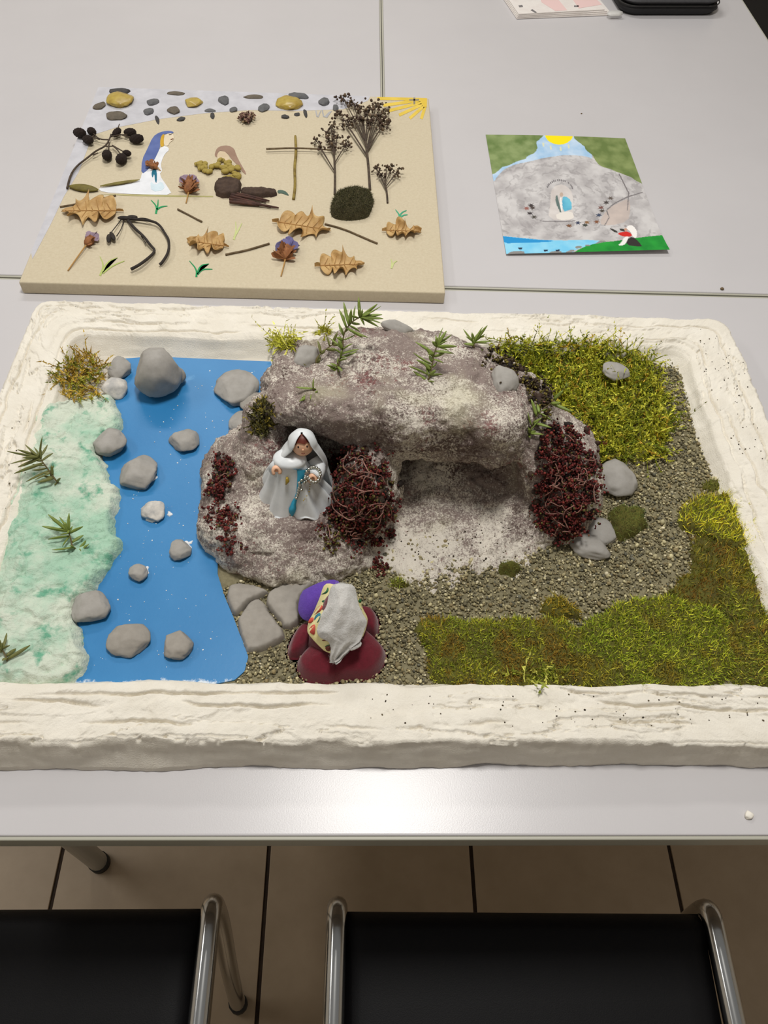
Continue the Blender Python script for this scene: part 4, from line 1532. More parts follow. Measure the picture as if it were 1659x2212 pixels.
def ribbon(path, wd, mat, name, parent):
    V, F = [], []
    for (x, y, w) in path:
        a, b = onrobe(x - w, y), onrobe(x + w, y)
        V += [a, b]
    n = len(V)
    V = np.array(V)
    back = V + ray(*cF(500, 700)) * 0.0007
    V = np.concatenate([V, back])
    for i in range(len(path) - 1):
        F += [(2 * i, 2 * i + 1, 2 * i + 3, 2 * i + 2), (n + 2 * i, n + 2 * i + 2, n + 2 * i + 3, n + 2 * i + 1), (2 * i, 2 * i + 2, n + 2 * i + 2, n + 2 * i), (2 * i + 1, n + 2 * i + 1, n + 2 * i + 3, 2 * i + 3)]
    return obj(name, V, F, mat, parent)


rb = ribbon([(500 + k * 16, 486 + (k % 2) * 3, 14) for k in range(9)] + [(630, 500, 14)], 0, m_sash, 'sash', fig)
ribbon([(565, 495, 40), (566, 540, 34), (560, 590, 28), (548, 650, 20), (538, 710, 16), (525, 770, 16), (505, 810, 20), (490, 850, 30), (482, 890, 42), (480, 930, 34), (478, 968, 8)], 0, m_sash, 'sash_end', fig)
obj('gold_flower', *tube([onrobe(425, 565, 0.0015), onrobe(430, 600, 0.002), onrobe(415, 640, 0.0015)], [0.0012, 0.0022, 0.0006], 7), m_gold, fig)
bead_me = mesh_data('bead', ico(2)[0] * 0.0018, ico(2)[1], m_silver)
ch = [(625, 515), (648, 490), (674, 474), (702, 468), (730, 478), (752, 497), (764, 520), (766, 548), (758, 577), (745, 604), (722, 622), (696, 626), (672, 610), (655, 588), (638, 570), (612, 566), (588, 574), (566, 588), (552, 610), (560, 634), (582, 616), (600, 600), (556, 660), (575, 682), (552, 684), (540, 712), (530, 740), (520, 766)]
for x, y in ch:
    p = onrobe(x, y, 0.0035)
    if 600 < x < 780 and y < 640:
        p = near(*cF(x, y), hp2 + vd * 0.007)
    piece('bead', bead_me, fig, p)
gold_me = mesh_data('gold_bead', ico(1)[0] * 0.0007, ico(1)[1], m_gold)
for x, y in [(655, 640), (652, 660), (645, 690), (636, 720), (625, 755), (612, 785), (600, 800)]:
    piece('gold_bead', gold_me, fig, onrobe(x, y, 0.002))

# ---------------------------------------------------------------- kneeling cloth doll
cD = crop(500, 1230, 400 / 1659)
m_maroon = M('maroon_felt', (104, 16, 34), 0.95, (92, 12, 28), 300, 0.6, bump=0.3, bscale=800, sheen=0.3)
m_purple = M('purple_felt', (98, 66, 168), 0.95, (90, 58, 158), 300, 0.6, bump=0.3, bscale=800, sheen=0.2)
m_cotton = M('white_cotton_wool', (208, 206, 202), 1.0, (198, 195, 190), 120, 0.6, bump=0.5, bscale=600, sheen=0.4)
m_cream = M('cream_print_fabric', (236, 226, 168), 0.85, (230, 218, 156), 60, 0.6, bump=0.2, bscale=900)
m_pred = M('print_coral', (214, 98, 80), 0.85, (196, 66, 56), 160, 0.7)
m_pgreen = M('print_green', (46, 104, 66), 0.85)
m_pteal = M('print_teal', (50, 120, 140), 0.85)
m_pbrown = M('print_brown', (110, 56, 44), 0.85)
dz = Z0 + 0.003
dc = at(*cD(950, 720), dz + 0.010)
doll = thing('kneeling_doll', (dc[0], dc[1], dz), 'kneeling cloth doll in maroon felt skirt with floral shawl and white cotton veil', 'doll')


def felt(poly, z, H_, dome, name='skirt_lobe', mat=m_maroon):
    P = smooth_poly([at(*cD(x, y), z + H_ * 0.6)[:2] for x, y in poly], 2)
    v, fi = patch(P, z, H_, 0.006, 0.0013, amp=0.0008, ns=60, seed=2, dome=dome, sink=0.002)
    return obj(name, v, fi, mat, doll)


felt([(500, 690), (500, 780), (580, 795), (660, 740), (760, 640), (760, 470), (640, 465), (560, 550)], dz, 0.006, 0.008)
felt([(575, 830), (610, 940), (700, 1000), (860, 1018), (1010, 985), (1010, 600), (880, 560), (740, 640), (640, 740)], dz, 0.006, 0.016)
felt([(860, 1016), (960, 990), (1040, 975), (1240, 978), (1340, 900), (1392, 780), (1372, 700), (1280, 600), (1150, 500), (960, 560), (900, 700)], dz, 0.006, 0.018)
felt([(1130, 330), (1220, 328), (1280, 360), (1325, 450), (1322, 545), (1280, 605), (1180, 560), (1080, 450)], dz, 0.006, 0.010)
# torso under the shawl
tb = at(*cD(930, 560), dz + 0.02)
tt = at(*cD(985, 250), dz + 0.060)
obj('torso', *tube(smooth_path([(tb[0], tb[1], dz + 0.004), tb, tt], 2), [0.030, 0.024, 0.011], 24), m_maroon, doll)
# purple felt leaning at her left
pl = [(590, 345), (620, 200), (700, 155), (800, 110), (900, 88), (965, 110), (960, 160), (880, 200), (830, 320), (760, 460), (690, 465), (640, 450), (605, 405)]
pts = np.array([at(*cD(x, y), dz + 0.022 + 0.00005 * (x - 600) - 0.00004 * (y - 250)) for x, y in pl])
obj('purple_flap', *sheet(smooth_poly(pts, 1), 0.0022, up=(0.35, -0.45, 0.82)), m_purple, doll)
# shawl: a sheet wrapped round the back, cut with pointed corners
V, F = [], []
na, nr = 48, 12
hemx = [(900, 135), (800, 128), (770, 280), (735, 400), (680, 480), (678, 560), (700, 600), (890, 772), (1000, 700), (1160, 640), (1232, 465), (1190, 370), (1140, 250), (1060, 150)]
hem = smooth_poly([at(*cD(x, y), dz + 0.030) for x, y in hemx], 1)
hem = np.array([np.array([np.interp(u, np.linspace(0, 1, len(hem) + 1), np.append(hem[:, k], hem[0, k])) for k in range(3)]) for u in np.linspace(0, 1, na, endpoint=False)])
topc = at(*cD(985, 240), dz + 0.062)
for i in range(nr):
    t = i / (nr - 1)
    for k in range(na):
        a = 2 * math.pi * k / na
        top = topc + np.array([0.009 * math.cos(a + 1.6), 0.009 * math.sin(a + 1.6), 0])
        p = hem[k] * (1 - t) + top * t
        p = p + np.array([0, 0, 0.003 * math.sin(math.pi * t) + 0.002 * (1 - t) * math.sin(a * 6)])
        V.append(p)
F = [(i * na + k, i * na + (k + 1) % na, (i + 1) * na + (k + 1) % na, (i + 1) * na + k) for i in range(nr - 1) for k in range(na)]
V = np.array(V)
nv = len(V)
inn = V.copy()
inn[:, 2] -= 0.0012
shawl = obj('shawl', np.concatenate([V, inn]), F + [tuple(j + nv for j in f_[::-1]) for f_ in F] + [(k, k + nv, (k + 1) % na + nv, (k + 1) % na) for k in range(na)], m_cream, doll)
SW = BVHTree.FromPolygons([tuple(v) for v in V], F)


def onshawl(x, y, off=0.0006):
    d_ = ray(*cD(x, y))
    l, nn, i, dd = SW.ray_cast(Vector(EYE), Vector(d_))
    p = np.array(l) if l is not None else near(*cD(x, y), topc - [0, 0, 0.02])
    return p - d_ * off


def printed(poly, mat, name):
    P = smooth_poly([onshawl(x, y) for x, y in poly], 1)
    obj(name, *sheet(P, 0.0003, up=-ray(*cD(800, 450))), mat, shawl)


printed([(800, 225), (830, 208), (850, 190), (862, 155), (872, 180), (858, 210), (830, 222)], m_pgreen, 'printed_leaf')
printed([(808, 280), (838, 272), (838, 298), (812, 296)], m_pgreen, 'printed_leaf')
printed([(735, 390), (765, 345), (800, 318), (822, 330), (800, 370), (770, 390), (740, 405)], m_pred, 'printed_flower')
printed([(735, 450), (760, 400), (800, 385), (795, 440), (765, 485)], m_pteal, 'printed_flower')
printed([(684, 480), (700, 440), (730, 425), (740, 450), (710, 485)], m_pred, 'printed_flower')
printed([(690, 540), (720, 500), (750, 490), (750, 560), (740, 590), (705, 570)], m_pred, 'printed_flower')
printed([(835, 700), (865, 680), (895, 685), (890, 730), (855, 735)], m_pbrown, 'printed_flower')
printed([(830, 690), (880, 670), (898, 684), (850, 700)], m_pgreen, 'printed_leaf')
printed([(810, 632), (850, 628), (890, 640), (888, 650), (850, 640), (812, 642)], m_pbrown, 'printed_stem')
for y in (280, 330, 360):
    printed([(1132, y), (1158, y - 18), (1168, y + 10), (1148, y + 24)], m_pgreen, 'printed_leaf')
# cotton veil draped over the head and down the back
rowsv = [(125, 985, 1010, .074, .0), (132, 920, 1075, .078, .004), (160, 890, 1108, .081, .010), (240, 868, 1128, .079, .016), (330, 850, 1142, .077, .016), (400, 808, 1182, .072, .016), (470, 785, 1222, .067, .015),
         (560, 760, 1185, .060, .012), (612, 795, 1168, .055, .010), (650, 872, 1150, .051, .008), (700, 890, 1080, .046, .006), (760, 884, 1015, .040, .005), (812, 878, 975, .033, .003), (836, 892, 930, .030, .001)]
R0 = np.array(rowsv, float)
tq = np.linspace(0, len(rowsv) - 1, 90)
R1 = np.stack([np.interp(tq, np.arange(len(rowsv)), R0[:, k]) for k in range(5)], 1)
for _ in range(3):
    R1[1:-1] = 0.25 * R1[:-2] + 0.5 * R1[1:-1] + 0.25 * R1[2:]
V, nu = [], 60
for (y, xl, xr, zc_, dr) in R1:
    g_ = min(1.0, max(0.0, (y - 230) / 220))
    for k in range(nu):
        uu = -1 + 2 * k / (nu - 1)
        x = (xl + xr) / 2 + uu * (xr - xl) / 2
        crease = 0.0052 * g_ * (abs(math.sin(1.9 * uu * (1.4 + 0.3 * math.sin(y / 150)) + 0.7 + y / 420)) - 0.55) + 0.0018 * g_ * math.sin(7 * uu + y / 110)
        V.append(at(*cD(x, y), dz + zc_ - dr * abs(uu) ** 2.4 + crease))
V = np.array(V)
V = V + 0.0007 * np.stack([fbm(V * 110 + 5 * k, 3) for k in range(3)], 1)
nr_ = len(R1)
i0, k0 = np.meshgrid(np.arange(nr_ - 1), np.arange(nu - 1), indexing='ij')
F = np.stack([i0 * nu + k0, (i0 + 1) * nu + k0, (i0 + 1) * nu + k0 + 1, i0 * nu + k0 + 1], -1).reshape(-1, 4)
Nn = vnormals(V, F)
if Nn[:, 2].mean() < 0:
    F, Nn = F[:, ::-1], -Nn
nv = len(V)
rim = [k for k in range(nu)] + [i * nu + nu - 1 for i in range(1, nr_)] + [(nr_ - 1) * nu + k for k in range(nu - 2, -1, -1)] + [i * nu for i in range(nr_ - 2, 0, -1)]
Fr = [(a, b, b + nv, a + nv) for a, b in zip(rim, rim[1:] + rim[:1])]
veil = obj('cotton_veil', np.concatenate([V, V - Nn * 0.0022]), [tuple(q_) for q_ in F] + [tuple(a + nv for a in q_[::-1]) for q_ in F] + Fr, m_cotton, doll)
obj('veil_corner', *sheet(smooth_poly([at(*cD(x, y), dz + 0.040) for x, y in [(1040, 690), (1110, 650), (1150, 640), (1172, 680), (1120, 715), (1060, 735)]], 1), 0.0025), m_cotton, veil)
hd = at(*cD(1000, 235), dz + 0.064)
obj('head', ico(3)[0] * 0.0105 + hd - [0, 0, 0.004], ico(3)[1], m_skin, doll)
# fluff
iV = rng.integers(0, len(V), 2500)
Vb, Fb, Cb = blades(V[iV], Nn[iV] * 0.4 + rng.normal(size=(2500, 3)), rng.uniform(0.001, 0.003, 2500), np.full(2500, 0.00006), rng.normal(size=(2500, 3)) * 0.4, np.tile(lin((212, 210, 206)), (2500, 1)), 2)
s = obj('cotton_fluff', Vb, Fb, m_attr_matte, doll, smooth=False, col=Cb)
s['kind'] = 'stuff'

# ---------------------------------------------------------------- linen canvas collage
ZC = 0.760
cA, cB = crop(100, 180, 460 / 1659), crop(520, 180, 460 / 1659)
ident = crop(0, 0, 1.0)
cvx0, cvx1, cvy0, cvy1 = -0.476, 0.124, 0.8985, 1.4475
canvas = thing('canvas_board', ((cvx0 + cvx1) / 2, (cvy0 + cvy1) / 2, TZ), 'stretched beige linen canvas with painted sky and glued nature collage', 'canvas')
obj('linen', *box(cvx0, cvx1, cvy0, cvy1, TZ + 0.0006, ZC, 0.0022), m_linen, canvas)


def cpt(x, y, z=0.0):
    return at(x, y, ZC + z)


def paint(poly, col, name, z=0.0003, sm=1, cr=ident, col2=None, th=0.00025, parent=None):
    P = np.array([cpt(*cr(x, y)) for x, y in poly])
    P[:, 0] = np.clip(P[:, 0], cvx0 + 0.0005, cvx1 - 0.0005)
    P[:, 1] = np.clip(P[:, 1], cvy0 + 0.0005, cvy1 - 0.0005)
    P[:, 2] = ZC + z - th
    if sm:
        P = smooth_poly(P, sm)
    key = 'paint_%d_%d_%d' % col
    m = MATS.get(key) or M(key, col, 0.85, col2 or tuple(max(0, c - 14) for c in col), 40, 0.6)
    return obj(name, *sheet(P, th), m, parent or canvas, smooth=False)


sky = paint([(205, 186), (500, 196), (800, 206), (795, 218), (742, 236), (640, 240), (540, 238), (440, 245), (340, 258), (250, 276), (200, 292), (188, 325), (170, 372), (138, 425), (112, 480), (70, 560), (60, 545)], (200, 199, 204), 'painted_sky', 0.0003, 0)
sun = thing_part = paint([(922, 208), (890, 210), (862, 211), (868, 216), (900, 226), (905, 230), (922, 232)], (226, 194, 74), 'painted_sun', 0.0004, 0)
for a, b in [((905, 214), (815, 213)), ((908, 217), (828, 228)), ((910, 222), (838, 240)), ((912, 226), (862, 249)), ((915, 230), (885, 256)), ((918, 232), (910, 257))]:
    w = 3.2
    d_ = np.array(b, float) - a
    nn_ = np.array([-d_[1], d_[0]]) / np.hypot(*d_) * w
    A, B = np.array(a, float), np.array(b, float)
    paint([tuple(A + nn_), tuple(B + nn_), tuple(B - nn_), tuple(A - nn_)], (228, 198, 84), 'painted_ray', 0.00045, 0, parent=sun)
paint([(884, 215), (905, 215), (905, 218), (884, 218)], (150, 140, 120), 'pencil_cross', 0.0006, 0)
paint([(893, 211), (897, 211), (897, 226), (893, 226)], (150, 140, 120), 'pencil_cross', 0.0006, 0)
for pts in ([(580, 215), (590, 215), (600, 265), (590, 262)], [(598, 262), (620, 215), (626, 218), (606, 268)], [(630, 212), (640, 212), (652, 265), (642, 262)], [(650, 262), (690, 222), (712, 216), (672, 272)]):
    paint(pts, (176, 176, 178), 'painted_mark', 0.0006, 0, cB)
# painted lady in a blue veil
lady = paint([(745, 700), (735, 755), (640, 790), (480, 805), (400, 820), (440, 850), (620, 862), (800, 868), (985, 872), (940, 800), (880, 715), (905, 680), (890, 640), (905, 590), (925, 550), (960, 520), (945, 495), (905, 490), (860, 540), (800, 620)], (232, 234, 238), 'painted_lady', 0.0005, 1, cA)
paint([(740, 715), (745, 600), (790, 510), (830, 420), (880, 385), (940, 372), (990, 378), (992, 392), (930, 395), (895, 410), (885, 460), (888, 500), (862, 560), (830, 620), (800, 670)], (96, 112, 166), 'painted_veil', 0.0008, 1, cA, parent=lady)
paint([(888, 490), (890, 430), (905, 402), (922, 398), (915, 440), (918, 490), (905, 500)], (206, 164, 54), 'painted_hair', 0.0009, 1, cA, parent=lady)
paint([(915, 492), (918, 420), (930, 398), (985, 392), (998, 430), (985, 450), (962, 462), (950, 490)], (226, 212, 186), 'painted_face', 0.0009, 1, cA, parent=lady)
paint([(955, 402), (975, 400), (978, 407), (957, 409)], (92, 70, 52), 'painted_brow', 0.0011, 0, cA, parent=lady)
paint([(968, 440), (992, 432), (990, 440), (970, 447)], (120, 84, 60), 'painted_mouth', 0.0011, 0, cA, parent=lady)
paint([(818, 700), (842, 655), (862, 680), (862, 780), (848, 770), (842, 700), (828, 745)], (32, 110, 136), 'painted_ribbon', 0.0008, 1, cA, parent=lady)
paint([(810, 760), (850, 800), (900, 760), (930, 830), (820, 850)], (212, 228, 236), 'painted_fold', 0.0008, 1, cA, parent=lady)
paint([(430, 865), (800, 868), (1000, 874), (1300, 878), (1300, 888), (980, 886), (600, 876)], (178, 172, 120), 'painted_ground_line', 0.0004, 0, cA)
# kneeling girl's painted head and hair
girl = paint([(1312, 550), (1330, 505), (1370, 488), (1420, 486), (1465, 510), (1480, 560), (1515, 630), (1562, 708), (1545, 712), (1490, 640), (1440, 590), (1415, 550), (1380, 530), (1350, 525), (1335, 545), (1330, 580), (1315, 570)], (158, 130, 112), 'painted_girl', 0.0005, 1, cA)
paint([(1330, 580), (1335, 545), (1360, 528), (1400, 538), (1425, 575), (1430, 610), (1360, 610)], (214, 194, 164), 'painted_face', 0.0006, 1, cA, parent=girl)


def grass(blades_, col, cr):
    o = None
    for b in blades_:
        b = np.array(b, float)
        P, Q = b, np.roll(b, 0, 0)
        pth = smooth_path(b, 2)
        tg = np.gradient(pth, axis=0)
        nn_ = np.stack([-tg[:, 1], tg[:, 0]], 1)
        nn_ /= np.linalg.norm(nn_, axis=1)[:, None]
        w = 17 * (1 - np.linspace(0, 1, len(pth)) * 0.8)
        poly = np.concatenate([pth + nn_ * w[:, None] / 2, (pth - nn_ * w[:, None] / 2)[::-1]])
        r = paint([tuple(p) for p in poly], col, 'painted_grass', 0.0006 + 0.0001 * (o is not None), 0, cr, parent=o)
        o = o or r
    return o


G1, G2, G3 = (38, 150, 92), (176, 190, 110), (196, 204, 140)
grass([[(855, 1018), (862, 960), (815, 910)], [(858, 1000), (870, 950), (872, 908)], [(860, 985), (900, 962), (945, 958)]], G1, cA)
grass([[(420, 1500), (450, 1420), (418, 1350)], [(430, 1480), (480, 1390), (555, 1360)], [(440, 1480), (520, 1420), (610, 1386)]], G2, cA)
grass([[(1170, 1510), (1172, 1450), (1115, 1385)], [(1175, 1490), (1200, 1420), (1268, 1408)], [(1178, 1490), (1215, 1450), (1295, 1450)]], G1, cA)
grass([[(1462, 1220), (1480, 1150), (1475, 1080)], [(1465, 1200), (1500, 1140), (1525, 1090)]], G3, cA)
grass([[(1225, 1075), (1240, 1030), (1205, 985)], [(1228, 1060), (1250, 1010), (1292, 992)], [(1230, 1060), (1262, 1030), (1300, 1025)]], (70, 168, 130), cB)
grass([[(1175, 1445), (1180, 1400), (1170, 1370)], [(1178, 1430), (1195, 1395), (1220, 1385)]], G3, cB)

# ---- glued stones of the sky
m_slate = M('slate_chip', (104, 104, 104), 0.7, (82, 82, 84), 80, 0.7, bump=0.3, bscale=400)
m_slate2 = M('slate_chip_dark', (72, 70, 68), 0.7, (54, 52, 52), 80, 0.7, bump=0.3, bscale=400)
m_brownc = M('slate_chip_brown', (108, 98, 84), 0.7, (86, 78, 66), 80, 0.7, bump=0.3, bscale=400)
m_yst = M('yellow_glass_stone', (186, 164, 74), 0.35, (160, 132, 58), 60, 0.7, spec=0.6)
chips = [(258, 197, 48, 12, m_slate2, 0.02, 'long dark slate chip touching the yellow stone at the canvas top left'),
         (330, 220, 24, 14, m_slate, -0.5, 'dark oblique slate chip right of the left yellow stone'),
         (380, 202, 34, 8, m_brownc, 0.0, 'thin flat brown chip at the canvas top edge, above the small yellow stone'),
         (484, 217, 24, 19, m_slate, 0.2, 'triangular grey slate chip between two yellow stones'),
         (215, 229, 22, 16, m_brownc, -0.5, 'brown grey chip nearest the left canvas edge'),
         (249, 250, 46, 16, m_brownc, 0.12, 'long brown grey chip low at the left end of the painted sky'),
         (321, 241, 22, 14, m_slate, 0.1, 'grey slate chip above the painted lady'),
         (376, 238, 26, 15, m_brownc, -0.2, 'rounded brown grey chip under the small yellow stone'),
         (340, 259, 8, 18, m_slate2, 0.35, 'small upright black chip above the painted veil'),
         (391, 257, 19, 8, m_slate2, 0.6, 'small slanting black chip right of the painted veil'),
         (454, 239, 24, 7, m_slate, 0.0, 'thin grey chip above a black hook shaped chip'),
         (459, 250, 9, 15, m_slate2, 0.2, 'black hook shaped chip left of the dried flower head'),
         (505, 237, 18, 10, m_slate, 0.1, 'grey chip touching the dried flower head'),
         (547, 209, 40, 8, m_brownc, 0.03, 'thin long brown chip at the middle of the canvas top edge'),
         (570, 232, 23, 17, m_slate, -0.2, 'grey slate chip between dried flower head and right yellow stone'),
         (646, 207, 46, 12, m_slate, -0.2, 'large pointed grey chip above the right yellow stone'),
         (701, 220, 25, 17, m_slate, -0.3, 'oval grey chip left of the tall dried umbel'),
         (725, 233, 13, 15, m_slate, 0.1, 'small grey chip half hidden by the tall dried umbel'),
         (616, 252, 18, 9, m_slate2, -0.5, 'short black curved chip under the right yellow stone'),
         (642, 247, 14, 7, m_slate2, 0.5, 'tiny black chip left of a black pointed chip'),
         (660, 245, 8, 20, m_slate2, 0.2, 'black pointed chip left of the painted grey zigzag')]
for k, (x, y, w, hh, m, rot, lb) in enumerate(chips):
    stone(x, y, w * 0.84, hh * 0.86, ZC, lb, 0.3, 200 + k, rot, m, 'stone chips glued to the painted sky', name='stone_chip', planes=14)
for k, (x, y, w, hh, lb) in enumerate([(259, 215, 52, 28, 'largest yellow glassy stone, at the left of the painted sky'), (418, 222, 36, 18, 'smallest yellow glassy stone, in the middle of the painted sky'), (624, 222, 52, 25, 'angular yellow glassy stone at the right of the painted sky')]):
    stone(x, y, w * 0.88, hh * 0.9, ZC, lb, 0.32, 240 + k, 0.0, m_yst, 'yellow stones glued to the painted sky', name='yellow_stone', planes=9)


# ---- twigs and sticks
def stick(a, b, rad, label, mat=m_twig_grey, mids=(), z=0.0, name='twig'):
    pts = [cpt(*a, z + rad)] + [cpt(*m, z + rad * 1.3) for m in mids] + [cpt(*b, z + rad)]
    p = smooth_path(pts, 2)
    p = p + 0.0006 * np.stack([fbm(p * 60 + k * 9, 2) for k in range(3)], 1) * [1, 1, 0.3]
    o = obj(name, *tube(p, [rad, rad * 0.85, rad], 8), mat, origin=pts[0] - [0, 0, rad])
    return finish(o, label, 'twig', 'twigs glued to the canvas')


stick((130, 447), (250, 422), 0.0014, 'thin brown twig behind the left oak leaf', mids=[(190, 436)])
stick((384, 452), (436, 479), 0.0015, 'short thin brown twig under the painted lady')
stick((487, 550), (582, 526), 0.0016, 'brown twig right of the front middle oak leaf', mids=[(535, 540)])
stick((702, 484), (815, 526), 0.0015, 'brown twig below the moss cushion', mids=[(745, 495)])
cross = thing('twig_cross', cpt(637, 428), 'upright cross of two twigs between girl and dried umbels', 'cross')
p = smooth_path([cpt(638, 294, 0.002), cpt(640, 330, 0.003), cpt(636, 360, 0.002), cpt(638, 400, 0.002), cpt(634, 430, 0.002)], 2)
obj('upright', *tube(p, [0.0019, 0.0024, 0.0022, 0.0024], 8), m_twig_yellow, cross)
p = smooth_path([cpt(575, 322, 0.006), cpt(640, 319, 0.0066), cpt(716, 324, 0.006)], 2)
obj('cross_bar', *tube(p, [0.0018, 0.0014, 0.0012], 8), m_twig_grey, cross)

# alder twig with cones
alder = thing('alder_twig', cpt(145, 405), 'alder twig with nine dark cones at the left of the canvas', 'twig')
paths = [[(145, 407), (152, 378), (166, 358), (190, 340), (208, 325), (228, 316), (237, 300), (240, 290)], [(228, 316), (246, 316)], [(235, 302), (215, 301), (205, 292), (200, 286)], [(205, 292), (190, 300)], [(215, 301), (180, 290)],
         [(238, 296), (252, 292), (275, 290)], [(240, 292), (252, 285), (258, 268)], [(236, 308), (233, 330)], [(243, 314), (258, 328), (262, 340)], [(243, 314), (262, 325), (272, 330)], [(258, 290), (292, 299)], [(200, 335), (212, 330)]]
for k, pt in enumerate(paths):
    z = 0.003 + 0.004 * (k > 0)
    obj('branch', *tube(smooth_path([cpt(x, y, z + 0.001 * i) for i, (x, y) in enumerate(pt)], 2), [0.0017, 0.0012] if k == 0 else [0.0012, 0.0007], 7), m_twig, alder)


def cone_mesh():
    d, fi = ico(4)
    th = np.arctan2(d[:, 1], d[:, 0])
    b = 0.12 * np.abs(np.sin(th * 4 + np.floor(d[:, 2] * 6) * 0.8)) * np.abs(np.sin(d[:, 2] * 3.14 * 6 / 2 + 0.2))
    return mesh_data('cone', d * (0.9 + b)[:, None] * [0.62, 0.62, 1.0], fi, m_cone)


cone_me = cone_mesh()
for (x, y, a, s) in [(172, 287, 0.5, 0.0115), (198, 284, 0.9, 0.0098), (190, 302, 0.6, 0.0102), (252, 286, -1.0, 0.0085), (281, 286, 0.3, 0.0102), (295, 300, 0.1, 0.0110), (231, 335, 1.45, 0.0115), (262, 343, 1.7, 0.0120), (274, 331, 0.5, 0.0075)]:
    p = cpt(x, y, 0.0085)
    piece('cone', cone_me, alder, p, rot_to((math.cos(a), -math.sin(a), 0.25), 0), (s * 1.12, s * 1.12, s * 1.2))

# black forked branch
br = thing('forked_branch', cpt(340, 545), 'black forked branch with seed pods beside the front left oak leaf', 'twig')
for pt, r0 in [([(265, 473), (290, 473), (330, 477), (345, 486), (357, 505), (366, 520), (364, 545), (352, 565), (345, 572)], 0.0022), ([(275, 474), (290, 493), (310, 510), (325, 530), (337, 542), (318, 560), (300, 573), (283, 582)], 0.0024), ([(262, 474), (250, 490), (240, 502), (236, 512)], 0.0008), ([(268, 475), (262, 495), (252, 510)], 0.0008), ([(290, 473), (312, 470), (332, 478)], 0.0008), ([(305, 510), (315, 525)], 0.0008)]:
    obj('branch', *tube(smooth_path([cpt(x, y, 0.003 + 0.005 * abs(math.sin(i * 0.8))) for i, (x, y) in enumerate(pt)], 2), [r0, r0 * 0.8, r0], 7), m_black_twig, br)
for (x, y, a, l) in [(268, 471, 0.0, 0.010), (286, 469, 0.0, 0.008), (235, 515, 1.4, 0.010), (243, 510, 1.1, 0.011)]:
    d, fi = ico(3)
    v = d * [l, 0.0035, 0.003]
    c_, s_ = math.cos(-a), math.sin(-a)
    v = np.stack([c_ * v[:, 0] - s_ * v[:, 1], s_ * v[:, 0] + c_ * v[:, 1], v[:, 2]], 1)
    obj('seed_pod', v + cpt(x, y, 0.006), fi, m_black_twig, br)


# ---- oak leaves
def oak(x, y, L, rot, wd, seed, label, flip=1):
    c = cpt(x, y)
    k = mpp(c)
    Lw = L * k
    r_ = np.random.default_rng(seed)
    n, m = 60, 13
    V = []
    for i in range(n):
        t = i / (n - 1)
        ct = min(t * 1.02, 1)
        w = wd * Lw * (0.03 + math.sin(math.pi * ct ** 1.3) ** 0.6 * (0.30 + 0.115 * math.sin(2 * math.pi * 5.0 * t + 0.6))) if t > 0.13 else 0.010 * Lw + 0.0
        if t > 0.985:
            w *= 0.4
        for j in range(m):
            u = -1 + 2 * j / (m - 1)
            fl = 0.014 * abs(u) ** 1.5 * (0.5 + 0.5 * math.sin(t * 13 + u * 2 + seed)) + 0.0045 * math.sin(t * 9 + seed) * u + 0.0018 * math.sin(t * 42) * abs(u)
            V.append(((t - 0.5) * Lw + 0.04 * Lw * abs(u) * math.sin(t * 26), u * w, 0.0035 + max(-0.003, fl) * (0.35 + 0.65 * math.sin(math.pi * t))))
    V = np.array(V)
    V = V + 0.0008 * np.stack([fbm(V * 120 + q_ * 7 + seed, 2) for q_ in range(3)], 1) * [1, 1, 0.4]
    F = [(i * m + j, (i + 1) * m + j, (i + 1) * m + j + 1, i * m + j + 1) for i in range(n - 1) for j in range(m - 1)]
    nv = len(V)
    V2 = np.concatenate([V, V - [0, 0, 0.0007]])
    F2 = [f_[::-1] for f_ in F] + [tuple(a + nv for a in f_) for f_ in F]
    rim = [i * m for i in range(n)] + [(n - 1) * m + j for j in range(1, m)] + [i * m + m - 1 for i in range(n - 2, -1, -1)] + [j for j in range(m - 2, 0, -1)]
    for a, b in zip(rim, rim[1:] + rim[:1]):
        F2.append((a, b, b + nv, a + nv))
    c_, s_ = math.cos(rot), math.sin(rot)
    T = lambda q: np.stack([c_ * q[:, 0] - s_ * q[:, 1], s_ * q[:, 0] + c_ * q[:, 1], q[:, 2]], 1) + c
    t_ = thing('oak_leaf', c, label, 'leaf', 'dry oak leaves on the canvas')
    obj('blade', T(V2), F2, m_oak, t_)
    rib = V[np.arange(0, n, 3) * m + m // 2] + [0, 0, 0.0005]
    obj('midrib', *tube(T(rib), [0.0011, 0.0004], 6), m_vein, t_)
    for i in range(12, 54, 6):
        for s in (1, -1):
            a, b = V[i * m + m // 2], V[min(n - 1, i + 4) * m + m // 2 + s * 4]
            obj('vein', *tube(T(np.array([a, (a + b) / 2 + [0, 0, 0.0004], b]) + [0, 0, 0.0004]), [0.0005, 0.0003], 5), m_vein, t_)
    return t_


oak(203, 460, 112, math.radians(183), 1.0, 1, 'large dry oak leaf near the left canvas edge')
oak(451, 531, 84, math.radians(170), 1.0, 2, 'broad dry oak leaf at the canvas front, left of a twig')
oak(650, 492, 118, math.radians(-12), 0.9, 3, 'curled dry oak leaf with upturned lobe left of the lower right twig')
oak(732, 577, 100, math.radians(6), 0.95, 4, 'dry oak leaf closest to the front right canvas edge')
oak(866, 503, 78, math.radians(0), 0.85, 5, 'smallest dry oak leaf, under the painted teal grass at right')

